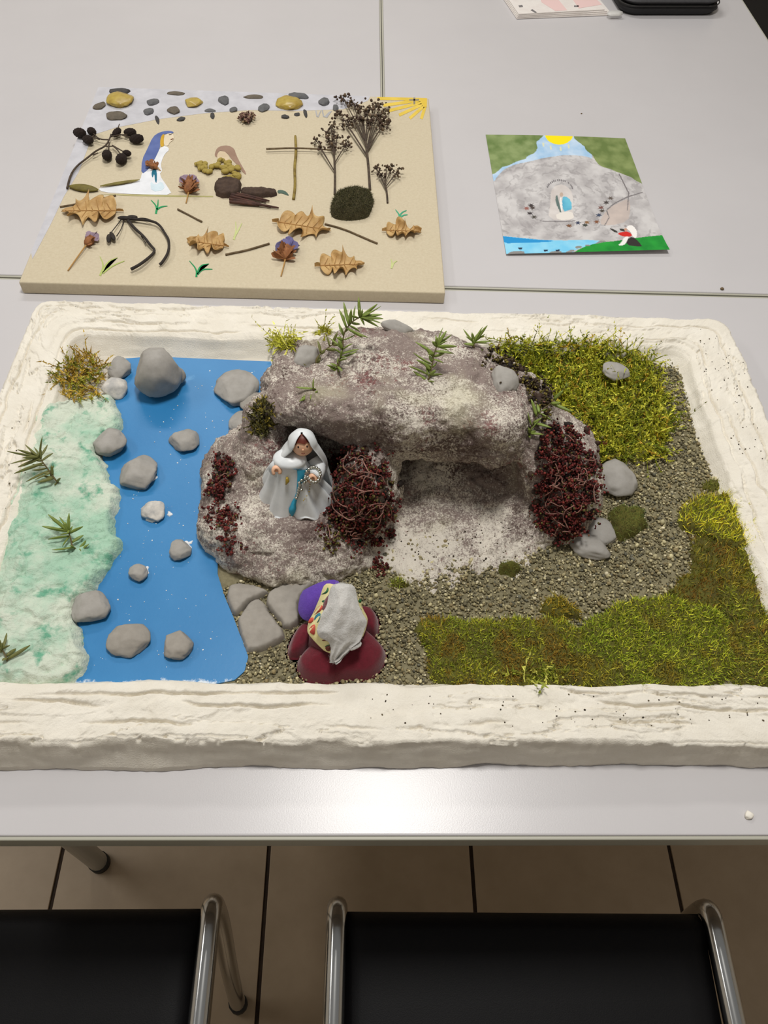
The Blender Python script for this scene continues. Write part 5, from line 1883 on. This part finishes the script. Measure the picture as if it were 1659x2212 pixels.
# ---- dried flowers
m_fpurple = M('dried_petal_purple', (168, 150, 168), 0.8, (140, 116, 130), 120)
m_fblue = M('dried_petal_blue', (92, 92, 142), 0.8, (128, 120, 160), 120)
m_fbrown = M('dried_calyx', (158, 104, 62), 0.8, (124, 80, 50), 120)
m_straw = M('straw_stem', (176, 136, 78), 0.8)
petal_v = np.array([(0, 0, 0), (0.45, 0.25, 0.06), (0.8, 0.35, 0.12), (1.0, 0.1, 0.1), (1.0, -0.1, 0.1), (0.8, -0.35, 0.12), (0.45, -0.25, 0.06), (0.5, 0, -0.1)])
petal_f = [(0, 1, 7), (1, 2, 7), (2, 3, 7), (3, 4, 7), (4, 5, 7), (5, 6, 7), (6, 0, 7), (0, 6, 5, 4, 3, 2, 1)]
petal_p, petal_b, petal_r = (mesh_data('petal', petal_v, petal_f, m, False) for m in (m_fpurple, m_fblue, m_fbrown))


def dflower(head, stem_end, size, label, pm, ncal=26, npet=20):
    b = cpt(*stem_end)
    t = thing('dried_flower', b, label, 'flower', 'dried flowers on the canvas')
    hc_ = cpt(*head, 0.005)
    obj('stem', *tube(smooth_path([b + [0, 0, 0.001], (b + hc_) / 2 + [0.001, 0, 0.002], hc_], 2), [0.0009, 0.0012], 6), m_straw, t)
    ax = hc_ - b
    ax[2] = 0
    ax /= np.linalg.norm(ax)
    sd = np.array([-ax[1], ax[0], 0])
    v = ico(3)[0]
    s = size * mpp(hc_)
    obj('calyx', (v[:, :1] * ax * 0.34 + v[:, 1:2] * sd * 0.20 + v[:, 2:] * np.array([0, 0, 0.2])) * s * (1 + 0.25 * fbm(v * 4, 2))[:, None] + hc_, ico(3)[1], m_fbrown, t)
    for k in range(npet):
        a = -1.1 + 2.2 * k / (npet - 1)
        d_ = ax * math.cos(a) + sd * math.sin(a) + np.array([0, 0, rng.uniform(-0.1, 0.5)])
        R_m = Vector((1, 0, 0)).rotation_difference(Vector(d_)).to_matrix() @ Matrix.Rotation(rng.uniform(-1, 1), 3, 'X')
        q_ = s * rng.uniform(0.32, 0.46)
        piece('petal', pm, t, hc_ + ax * s * 0.18 * rng.uniform(0, 1), R_m, (q_, q_, q_))
    for k in range(ncal):
        a = rng.uniform(-1.6, 1.6)
        d_ = ax * math.cos(a) * 0.6 + sd * math.sin(a) + np.array([0, 0, rng.uniform(0, 0.8)])
        R_m = Vector((1, 0, 0)).rotation_difference(Vector(d_)).to_matrix()
        q_ = s * rng.uniform(0.2, 0.34)
        piece('calyx_scale', petal_r, t, hc_ - ax * s * rng.uniform(0.0, 0.35), R_m, (q_ * 1.3, q_ * 0.8, q_))
    return t


dflower((193, 520), (147, 586), 42, 'pale purple dried flower with long straw stem at front left', petal_p, 8, 12)
dflower((409, 403), (402, 440), 56, 'dried lilac flower between the painted lady and the girl', petal_p)
dflower((619, 545), (607, 598), 66, 'dried blue flower pointing to the front canvas edge', petal_b)
dflower((331, 358), (347, 370), 30, 'little dried flower glued to the painted lady as bouquet', petal_r, 8, 10)
dh = thing('dried_thistle', cpt(533, 258), 'round fuzzy dried flower head below the painted sky', 'flower')
n = 260
dirs = rng.normal(size=(n, 3))
dirs[:, 2] = np.abs(dirs[:, 2])
dirs /= np.linalg.norm(dirs, axis=1)[:, None]
cc = cpt(533, 256, 0.004)
V, F, C = lumps(cc + dirs * rng.uniform(0.003, 0.0165, (n, 1)) * [1, 1, 0.55], rng.uniform(0.0012, 0.0028, n), pick([(104, 74, 66), (140, 108, 98), (74, 52, 48), (160, 138, 108)], n), 1)
s = obj('florets', V, F, m_attr, dh, smooth=False, col=C)
s['kind'] = 'stuff'
obj('core', ico(3)[0] * [0.010, 0.010, 0.006] + cc, ico(3)[1], m_twig, dh)


# ---- dried umbels standing for trees
def umbel(base_, fork, heads, label, rad, nseed, spread, seedr=0.0016):
    b = cpt(*base_)
    t = thing('dried_umbel', b, label, 'plant', 'dried umbels glued on as trees')
    fk = cpt(*fork, 0.006)
    obj('stem', *tube(smooth_path([b + [0, 0, 0.0015], (b + fk) / 2 + [0.001, 0, 0.002], fk], 2), [rad, rad * 0.8], 7), m_twig, t)
    P = []
    for (x, y, f_) in heads:
        st = b * (1 - f_) + fk * f_
        st[2] = ZC + 0.002 + 0.004 * f_
        e = cpt(x, y, 0.010)
        obj('branch', *tube(smooth_path([st, (st + e) / 2 + [0, 0, 0.001], e], 1), [rad * 0.55, rad * 0.35], 6), m_twig, t)
        for k in range(nseed):
            q_ = e + rng.normal(size=3) * spread * [1, 1, 0.6]
            q_[2] = max(q_[2], ZC + 0.002)
            P.append(q_)
            if k % 3 == 0:
                obj('twiglet', *tube([e, (e + q_) / 2 + [0, 0, 0.001], q_], 0.0004, 5), m_twig, t)
    P = np.array(P)
    V, F, C = lumps(P, rng.uniform(0.6, 1.4, len(P)) * seedr, pick([(84, 66, 54), (64, 50, 42), (108, 90, 70), (92, 78, 62)], len(P)), 1)
    s = obj('seed_heads', V, F, m_attr, t, smooth=False, col=C)
    s['kind'] = 'stuff'
    return t


umbel((799, 412), (790, 305), [(748, 268, 0.68), (735, 246, 0.7), (742, 212, 0.98), (762, 222, 0.98), (775, 236, 1.0), (785, 258, 0.98), (765, 262, 0.9), (800, 262, 0.98), (812, 228, 0.8), (828, 236, 0.78), (832, 262, 0.76), (815, 250, 0.8), (826, 272, 0.8), (795, 238, 1.0)], 'tallest dried umbel under the painted sun', 0.0022, 22, 0.0060, 0.0027)
umbel((723, 422), (722, 338), [(683, 303, 0.6), (690, 318, 0.6), (705, 288, 1.0), (715, 270, 1.0), (722, 282, 1.0), (712, 305, 1.0), (720, 318, 1.0), (745, 316, 0.8), (752, 305, 0.8), (728, 298, 1.0)], 'middle sized dried umbel beside the twig cross', 0.0020, 15, 0.0050, 0.0023)
umbel((837, 440), (832, 396), [(812, 362, 0.7), (820, 372, 0.75), (836, 362, 1.0), (846, 366, 1.0), (862, 366, 0.8), (856, 376, 0.8), (826, 380, 1.0)], 'smallest dried umbel right of the moss cushion', 0.0016, 11, 0.0042, 0.0022)

# ---- moss cushion on the canvas
P = smooth_poly([cpt(*cB(x, y), 0.010)[:2] for x, y in [(695, 960), (700, 900), (740, 850), (830, 820), (950, 820), (1030, 850), (1045, 880), (1020, 960), (995, 1010), (880, 1030), (760, 1025), (705, 1000)]], 2)
mc = thing('moss_cushion', (P[:, 0].mean(), P[:, 1].mean(), ZC), 'dark moss cushion glued to the canvas under the dried umbels', 'moss')
v, fi = patch(P, ZC, 0.012, 0.010, 0.0014, amp=0.003, ns=90, seed=4, dome=0.012)
m_darkmoss = M('dark_moss_bed', (78, 72, 48), 0.95, (56, 52, 34), 150, 0.8, bump=0.9, bscale=300)
obj('moss_bed', v, fi, m_darkmoss, mc)
Nn = vnormals(v, fi)
i_ = rng.integers(0, len(v), 9000)
i_ = i_[v[i_, 2] > ZC + 0.001]
V, F, C = blades(v[i_] - Nn[i_] * 0.0004, Nn[i_] + rng.normal(size=(len(i_), 3)) * 0.6, rng.uniform(0.0015, 0.0038, len(i_)), np.full(len(i_), 0.0004), rng.normal(size=(len(i_), 3)) * 0.4, pick([(92, 88, 58), (72, 74, 44), (112, 104, 72), (58, 58, 38)], len(i_)))
s = obj('moss_leaves', V, F, m_attr_gloss, mc, smooth=False, col=C)
s['kind'] = 'stuff'

# ---- the girl's body: lichen jacket, bark skirt, stick bundle
lj = thing('seed_husk_jacket', cpt(470, 375), 'yellow seed husks glued as jacket of the kneeling girl on the canvas', 'husks')
m_husk = M('yellow_husk', (176, 158, 78), 0.7, (150, 128, 58), 90, 0.7, bump=0.3, bscale=300)
hp_ = in_poly_pts(np.array([(1135, 600), (1170, 592), (1240, 612), (1300, 620), (1350, 590), (1430, 605), (1500, 660), (1505, 735), (1420, 742), (1350, 735), (1340, 690), (1270, 690), (1190, 670)], float), 46)
husk_me = mesh_data('husk', ico(2)[0] * [1.0, 0.75, 0.5], ico(2)[1], m_husk)
for x, y in hp_:
    s_ = rng.uniform(0.0045, 0.0072)
    piece('husk', husk_me, lj, cpt(*cA(x, y), 0.003 + rng.uniform(0, 0.003)), Matrix.Rotation(rng.uniform(0, 6.28), 3, 'Z') @ Matrix.Rotation(rng.uniform(-0.5, 0.5), 3, 'X'), (s_, s_, s_))
m_bark = M('dark_bark', (84, 66, 54), 0.9, (60, 46, 38), 110, 0.8, bump=0.9, bscale=250)


def bark(poly, cr, Hh, label, seed):
    P = smooth_poly([cpt(*cr(x, y), 0.004)[:2] for x, y in poly], 1)
    v, fi = patch(P, ZC, Hh, 0.004, 0.0013, amp=0.003, ns=70, seed=seed, rag=0.002, ragf=140, dome=0.003)
    finish(obj('bark_piece', v, fi, m_bark, origin=(P[:, 0].mean(), P[:, 1].mean(), ZC)), label, 'bark', 'bark pieces of the girl on the canvas')


bark([(1320, 760), (1360, 738), (1520, 752), (1525, 800), (1500, 880), (1330, 880), (1300, 810)], cA, 0.008, 'square dark bark piece under the yellow husks', 1)
bark([(1500, 815), (1640, 812), (1800, 822), (1802, 868), (1660, 880), (1520, 880)], cA, 0.006, 'long dark bark piece stretching right from the girl', 2)
bnd = thing('stick_bundle', cpt(545, 440), 'bundle of dark red brown sticks below the long bark piece', 'twig')
for k, (a, b) in enumerate([((498, 424), (585, 448)), ((496, 430), (578, 445)), ((500, 420), (575, 436)), ((505, 434), (602, 449)), ((510, 418), (582, 434)), ((496, 436), (560, 444))]):
    obj('stick', *tube(smooth_path([cpt(*a, 0.003 + 0.001 * (k % 3)), cpt((a[0] + b[0]) / 2, (a[1] + b[1]) / 2 - 1, 0.005), cpt(*b, 0.003)], 2), [0.0026, 0.0022, 0.0012], 7), M('red_brown_stick_%d' % k, (86, 54 + k * 2, 44), 0.8, (62, 40, 34), 100) if k < 2 else MATS['red_brown_stick_1'], bnd)
dl = paint([(285, 835), (320, 832), (355, 845), (380, 880), (350, 870), (320, 858), (290, 860)], (84, 104, 92), 'painted_foot', 0.0006, 1, cB)
# olive leaf pods beside the painted train
m_pod = M('olive_pod', (126, 116, 46), 0.6, (98, 86, 34), 80, 0.7, bump=0.2, bscale=200)
for (a, b, r0, lb) in [((150, 402), (212, 410), 0.0085, 'olive green dry pod at the left foot of the alder twig'), ((216, 402), (302, 388), 0.0032, 'thin olive leaf lying along the painted dress train')]:
    A, B = cpt(*a, 0.003), cpt(*b, 0.003)
    tt_ = np.linspace(0, 1, 12)
    o = obj('dry_pod', *tube(A + (B - A) * tt_[:, None], r0 * np.sin(np.pi * np.clip(tt_ * 0.94 + 0.04, 0, 1)) ** 0.7 + 0.0003, 10, flat=0.4), m_pod, origin=A - [0, 0, 0.003])
    finish(o, lb, 'leaf')

# ---------------------------------------------------------------- coloured drawing on paper
cP = crop(1030, 270, 440 / 1659)
pc = [at(1049, 292, TZ), at(1350, 300, TZ), at(1443, 549, TZ), at(1093, 553, TZ)]
nx_, ny_ = 250, 330
u, v_ = np.meshgrid(np.linspace(0, 1, nx_), np.linspace(0, 1, ny_), indexing='ij')
G = ((1 - u) * (1 - v_))[..., None] * pc[0] + (u * (1 - v_))[..., None] * pc[1] + (u * v_)[..., None] * pc[2] + ((1 - u) * v_)[..., None] * pc[3]
# edges of the sheet stay a little curved, the near edge lifts
G[..., 2] = TZ + 0.0010 + 0.0075 * np.clip((v_ - 0.72) / 0.28, 0, 1) ** 2 * (0.35 + 0.65 * u) + 0.0015 * np.sin(u * 3.14) * (1 - v_)
Q = G.reshape(-1, 3)
rel = Q - EYE
zc = -(rel @ CZ)
# design coordinates of the drawing (its own flat layout, measured on the flat sheet)
flat = Q.copy()
flat[:, 2] = TZ
rel = flat - EYE
zc = -(rel @ CZ)
ppx = (rel @ CX) / zc * FPX + W / 2
ppy = -(rel @ CY) / zc * FPX + H / 2
dx_, dy_ = (ppx - 1030) / (440 / 1659), (ppy - 270) / (440 / 1659)
Cc = np.tile(lin((226, 224, 222)), (len(Q), 1))
uv3 = np.stack([u.ravel() * 9, v_.ravel() * 11, np.zeros(len(Q))], 1)
nA, nB = fbm(uv3, 4), fbm(uv3 * 2.3 + 5, 4)


def fillc(poly, c, c2=None, n=None, sm=1, jitter=0.0):
    m = pip(smooth_poly(poly, sm) if sm else poly, dx_ + jitter * nB, dy_ + jitter * nA)
    base_ = lin(c)
    if c2 is not None:
        k = np.clip(0.5 + 1.4 * (nA if n is None else n), 0, 1)[:, None]
        col_ = base_ * (1 - k) + lin(c2) * k
    else:
        col_ = np.tile(base_, (len(Q), 1))
    Cc[m] = col_[m]
    return m


big_ = 60
fillc([(60, 60), (1700, 60), (1700, 1100), (150, 1100)], (206, 203, 202), (176, 172, 172), sm=0)
# strokes of the rock: arcs round the niche
cxn, cyn = 690, 640
ang_ = np.arctan2(dy_ - cyn, (dx_ - cxn) * 0.8)
rad_ = np.hypot((dx_ - cxn) * 0.75, dy_ - cyn)
st = fbm(np.stack([rad_ / 34 + 1.3 * nB, ang_ * 2.6 + 0.8 * nA, np.zeros_like(rad_)], 1), 3)
k = np.clip((st - 0.04) * 4, 0, 1)[:, None] * 0.42
Cc = Cc * (1 - k) + lin((132, 127, 128)) * k
fillc([(470, 40), (860, 40), (955, 290), (880, 262), (760, 252), (640, 262), (440, 300), (300, 330), (200, 380), (130, 480), (105, 480), (105, 380), (330, 290), (480, 210)], (196, 216, 236), (158, 194, 226), jitter=6)
fillc([(20, 20), (545, 20), (545, 92), (510, 130), (480, 150), (495, 190), (480, 230), (410, 260), (390, 285), (330, 300), (260, 335), (200, 350), (170, 385), (60, 430), (20, 260)], (140, 156, 104), (102, 124, 70), jitter=8)
fillc([(785, 100), (785, 30), (1330, 30), (1420, 520), (1280, 450), (1200, 410), (1100, 370), (1000, 340), (960, 290), (945, 260), (890, 220), (860, 170), (800, 130)], (138, 152, 96), (104, 122, 68), jitter=8)
fillc([(535, 50), (785, 50), (785, 92), (770, 130), (720, 165), (665, 172), (610, 160), (565, 130)], (246, 226, 22))
for x, y in [(600, 195), (680, 205), (745, 185), (540, 170)]:
    fillc([(x - 10, y - 16), (x + 6, y - 18), (x + 10, y + 16), (x - 4, y + 18)], (214, 218, 190))
fillc([(575, 780), (600, 640), (600, 540), (640, 500), (700, 490), (760, 530), (785, 600), (775, 700), (800, 785)], (214, 208, 204), (196, 188, 184))
fillc([(690, 600), (720, 585), (765, 620), (775, 690), (750, 700), (700, 715)], (110, 190, 214), (84, 164, 196))
fillc([(672, 600), (690, 595), (698, 715), (680, 725)], (236, 232, 226))
fillc([(638, 590), (655, 575), (668, 640), (690, 715), (680, 730), (660, 680), (642, 650)], (98, 116, 112))
fillc([(672, 565), (690, 552), (705, 572), (695, 592), (676, 590)], (188, 168, 152))
fillc([(640, 725), (780, 705), (790, 778), (650, 780)], (226, 220, 212))
fillc([(985, 810), (1060, 690), (1150, 640), (1240, 600), (1250, 700), (1230, 790), (1080, 830)], (200, 186, 178), (184, 172, 166))
for pts in ([(1160, 400), (1180, 440), (1240, 560), (1228, 700), (1222, 700), (1230, 560), (1172, 445), (1152, 405)], [(1350, 556), (1230, 595), (1120, 650), (1060, 700), (1055, 694), (1115, 642), (1225, 587), (1345, 550)], [(510, 785), (700, 790), (800, 784), (800, 790), (700, 797), (510, 791)], [(1060, 700), (1080, 760), (1040, 830), (1034, 826), (1072, 760), (1053, 704)]):
    fillc(pts, (120, 115, 116), sm=0)
fillc([(150, 905), (330, 925), (600, 955), (1000, 950), (1000, 985), (800, 1030), (760, 1090), (180, 1110)], (120, 200, 236), (150, 214, 240))
fillc([(150, 905), (330, 928), (480, 945), (640, 955), (560, 968), (330, 972), (220, 975)], (44, 146, 208))
fillc([(740, 1100), (860, 1010), (1000, 975), (1150, 960), (1320, 930), (1560, 905), (1650, 1040), (1500, 1090), (1100, 1110)], (32, 132, 52), (44, 158, 60))
fillc([(240, 1075), (270, 1045), (380, 1040), (390, 1075)], (140, 138, 136))
fillc([(580, 1068), (600, 1050), (680, 1046), (690, 1068)], (142, 140, 138))
fillc([(700, 1066), (780, 1030), (790, 1060)], (146, 142, 140))
fillc([(795, 1030), (800, 1004), (850, 1005), (850, 1022)], (140, 142, 138))
fillc([(875, 1005), (880, 992), (920, 994), (915, 1008)], (140, 142, 138))
fillc([(950, 990), (1000, 955), (1060, 965), (1000, 980)], (138, 140, 136))
for x, y in [(352, 1020), (558, 1040), (655, 1042)]:
    fillc([(x - 18, y - 6), (x + 16, y - 8), (x + 14, y + 6), (x - 12, y + 12)], (44, 56, 76), sm=0)
# kneeling girl
fillc([(1140, 1000), (1165, 985), (1200, 920), (1240, 925), (1205, 990), (1170, 1008)], (238, 236, 232))
fillc([(1235, 925), (1285, 935), (1335, 1005), (1330, 1022), (1200, 1000)], (54, 50, 48))
fillc([(1145, 890), (1215, 875), (1250, 890), (1262, 920), (1200, 925), (1155, 908)], (206, 46, 40))
fillc([(1215, 850), (1230, 822), (1270, 825), (1300, 870), (1300, 925), (1285, 940), (1260, 915), (1250, 880)], (240, 236, 232))
fillc([(1078, 850), (1090, 848), (1145, 876), (1140, 890), (1110, 880)], (64, 62, 58))
fillc([(1155, 855), (1180, 850), (1212, 866), (1200, 880), (1170, 872)], (64, 62, 58))
fillc([(1196, 850), (1215, 845), (1225, 870), (1205, 876)], (196, 150, 128))
fillc([(1195, 825), (1212, 818), (1222, 835), (1205, 845)], (160, 152, 150))
for (x, y, c) in [(405, 685, (150, 100, 92)), (440, 660, (70, 62, 62)), (452, 680, (84, 74, 70)), (432, 725, (66, 60, 62)), (465, 755, (84, 80, 74)), (750, 828, (120, 84, 60)), (822, 803, (64, 70, 92)), (895, 800, (140, 104, 72)), (975, 795, (128, 84, 60)), (992, 740, (66, 76, 98)), (1010, 680, (120, 84, 78)), (1052, 638, (76, 70, 68)), (1088, 602, (100, 90, 84)), (1020, 705, (80, 74, 68)), (880, 822, (70, 74, 68))]:
    for r in range(3):
        a = 1.05 * r + x
        fillc([(x + 30 * math.cos(a), y + 20 * math.sin(a)), (x + 8 * math.cos(a + 1.5), y + 8 * math.sin(a + 1.5)), (x - 30 * math.cos(a), y - 20 * math.sin(a)), (x + 8 * math.cos(a - 1.5), y + 8 * math.sin(a - 1.5))], c, sm=0)
for k, a in enumerate(np.linspace(-2.75, -0.25, 18)):
    if k in (12, 14):
        continue
    x, y = 672 + 108 * math.cos(a), 545 + 88 * math.sin(a)
    fillc([(x - 6, y - 9), (x + 2, y - 7), (x + 6, y + 8), (x - 3, y + 9)], (122, 118, 120), sm=0)
i0, j0 = np.meshgrid(np.arange(nx_ - 1), np.arange(ny_ - 1), indexing='ij')
F = np.stack([i0 * ny_ + j0, i0 * ny_ + j0 + 1, (i0 + 1) * ny_ + j0 + 1, (i0 + 1) * ny_ + j0], -1).reshape(-1, 4)
nv = len(Q)
Qb = Q - [0, 0, 0.0004]
cidx = np.array([0, ny_ - 1, nx_ * ny_ - 1, (nx_ - 1) * ny_])
paper = obj('drawing_sheet', np.concatenate([Q, Qb]), np.concatenate([F, (F + nv)[:, ::-1]]), m_attr_matte, origin=(*Q.mean(0)[:2], TZ), col=np.concatenate([Cc, np.tile(lin((228, 226, 222)), (nv, 1))]))
finish(paper, 'colourful paper drawing of a grey grotto, green hills and a kneeling girl', 'drawing')

# ---------------------------------------------------------------- booklet and pencil case at the back
m_page = M('booklet_page', (232, 226, 220), 0.6, (226, 218, 212), 60)
m_pink = M('booklet_pink_print', (232, 200, 196), 0.6)
m_ink = M('booklet_ink', (120, 116, 116), 0.6)
bk = thing('booklet', (0.44, 1.95, TZ), 'open printed booklet with pink patches at the back of the right table', 'booklet')
A, B, Cn, D_ = at(1116, 42, TZ), at(1322, 34, TZ), None, at(1040, -70, TZ)
up_ = (D_ - A)
for k in range(4):
    z = TZ + 0.0008 + 0.0024 * k
    a, b = A + np.array([0.001 * k, 0.001 * k, 0]), B + np.array([-0.006 * k, 0.002 * k, 0])
    P = np.array([a, b, b + up_, a + up_])
    P[:, 2] = z
    o = obj('page', *sheet(P, 0.0018), m_page, bk, smooth=False)
zt = TZ + 0.0008 + 0.0024 * 3 + 0.0019
for poly, m, nm in [([(1160, -20), (1190, -20), (1225, 22), (1200, 24), (1170, 5)], m_pink, 'pink_print'), ([(1225, -20), (1270, -20), (1300, 10), (1250, 18)], m_pink, 'pink_print'), ([(1120, 12), (1128, 11), (1130, 15), (1122, 16)], m_ink, 'print_mark'), ([(1146, 22), (1150, 20), (1160, 27), (1156, 28)], m_ink, 'print_mark'), ([(1240, 12), (1250, 12), (1250, 15), (1240, 15)], m_ink, 'print_mark')]:
    obj(nm, *sheet([at(x, y, zt) for x, y in poly], 0.0003), m, bk, smooth=False)
m_case = M('black_nylon', (30, 29, 31), 0.6, (24, 23, 25), 200, bump=0.2, bscale=800)
m_caset = M('dark_grey_nylon', (66, 65, 67), 0.6, (58, 57, 59), 200, bump=0.2, bscale=800)
pcs = thing('pencil_case', (0.68, 1.98, TZ), 'black rounded pencil case lying beside the booklet at the back', 'pencil case')
a, b = at(1344, 36, TZ), at(1556, 36, TZ)
ex = (b - a) / np.linalg.norm(b - a)
ey = np.array([-ex[1], ex[0], 0])
Lc = np.linalg.norm(b - a)
out = rrect(-0.004, Lc, 0.0, 0.20, 0.034, 12, 8)


def slabc(loop, z0, z1, inset, name, mat):
    c = loop.mean(0)
    R0 = [(0.0, z0 + 0.004, 0.004), (0.0, (z0 + z1) / 2, 0.0), (0.0, z1 - 0.004, 0.002), (0.0, z1, inset)]
    V = []
    for _, z, ins in [(0, z0, 0.006)] + R0:
        s_ = 1 - ins / 0.09
        for q_ in loop:
            w_ = c + (q_ - c) * s_
            V.append(a + ex * w_[0] + ey * w_[1] + np.array([0, 0, z - a[2]]))
    n_ = len(loop)
    F_ = [(i * n_ + k, i * n_ + (k + 1) % n_, (i + 1) * n_ + (k + 1) % n_, (i + 1) * n_ + k) for i in range(4) for k in range(n_)]
    F_ += [tuple(range(n_ - 1, -1, -1)), tuple(4 * n_ + k for k in range(n_))]
    return obj(name, V, F_, mat, pcs)


slabc(out, TZ + 0.0004, TZ + 0.020, 0.004, 'body', m_case)
slabc(out, TZ + 0.0215, TZ + 0.034, 0.010, 'lid', m_caset)
zl = [a + ex * q_[0] + ey * q_[1] + np.array([0, 0, TZ + 0.0208 - a[2]]) for q_ in out]
obj('zipper', *tube(zl + [zl[0]], 0.0013, 6), m_rubber, pcs)
m_tag = M('white_strap', (206, 204, 200), 0.5)
obj('strap', *sheet(smooth_poly([at(1312, 36, TZ + 0.006), at(1312, 24, TZ + 0.012), at(1345, 24, TZ + 0.012), at(1345, 35, TZ + 0.006)], 1), 0.0015), m_tag, pcs)

# ---------------------------------------------------------------- crumbs
m_crumb = M('plaster_crumb', (238, 232, 220), 0.9)
for k, (x, y, r, z, lb) in enumerate([(1616, 1762, 0.0042, TZ, 'white plaster crumb on the table in front of the tray'), (1559, 625, 0.0028, TZ, 'small dark crumb on the table behind the tray'), (1256, 246, 0.0016, TZ, 'tiny dark crumb on the back right table')]):
    p = at(x, y, z)
    v, fi = stone_mesh(300 + k, r, r, r * 0.7, 3, 6, 0.3)
    finish(obj('crumb', v + p + [0, 0, r * 0.38], fi, m_crumb if k == 0 else m_twig_grey, origin=p), lb, 'crumb')
# loose grains: soil on the rim, plaster flecks on the river
pts = np.concatenate([in_poly_pts(np.array([(1500, 690), (1600, 760), (1659, 1000), (1600, 1000), (1520, 800)]), 70), in_poly_pts(np.array([(800, 1500), (1659, 1500), (1659, 1570), (800, 1570)]), 60), in_poly_pts(np.array([(850, 1150), (1160, 1120), (1160, 1210), (900, 1260)]), 110), in_poly_pts(np.array([(20, 900), (80, 900), (20, 1200), (0, 1200)]), 12)])
P = np.array([hit(x, y)[0] for x, y in pts])
V, F, C = lumps(P + [0, 0, 0.0003], rng.uniform(0.0004, 0.0013, len(P)), pick([(70, 58, 42), (96, 84, 62), (54, 46, 36)], len(P)), 1)
finish(obj('soil_crumbs', V, F, m_attr, origin=(0.3, 0.5, Z0), smooth=False, col=C), 'dark soil crumbs strewn on the plaster rim and cave floor', 'crumbs', kind='stuff')
pts = in_poly_pts(np.array([(290, 780), (560, 790), (440, 1000), (420, 1150), (500, 1440), (200, 1460), (300, 1000)]), 150)
P = np.array([hit(x, y)[0] * [1, 1, 0] + [0, 0, ZR] for x, y in pts if hit(x, y)[0][2] < ZR + 0.003])
V, F, C = lumps(P, rng.uniform(0.0003, 0.0011, len(P)), pick([(240, 238, 232), (214, 218, 222)], len(P)), 1, (0.4, 1.2))
finish(obj('plaster_flecks', V, F, m_attr, origin=(-0.2, 0.5, ZR), smooth=False, col=C), 'white plaster flecks scattered over the blue river', 'flecks', kind='stuff')
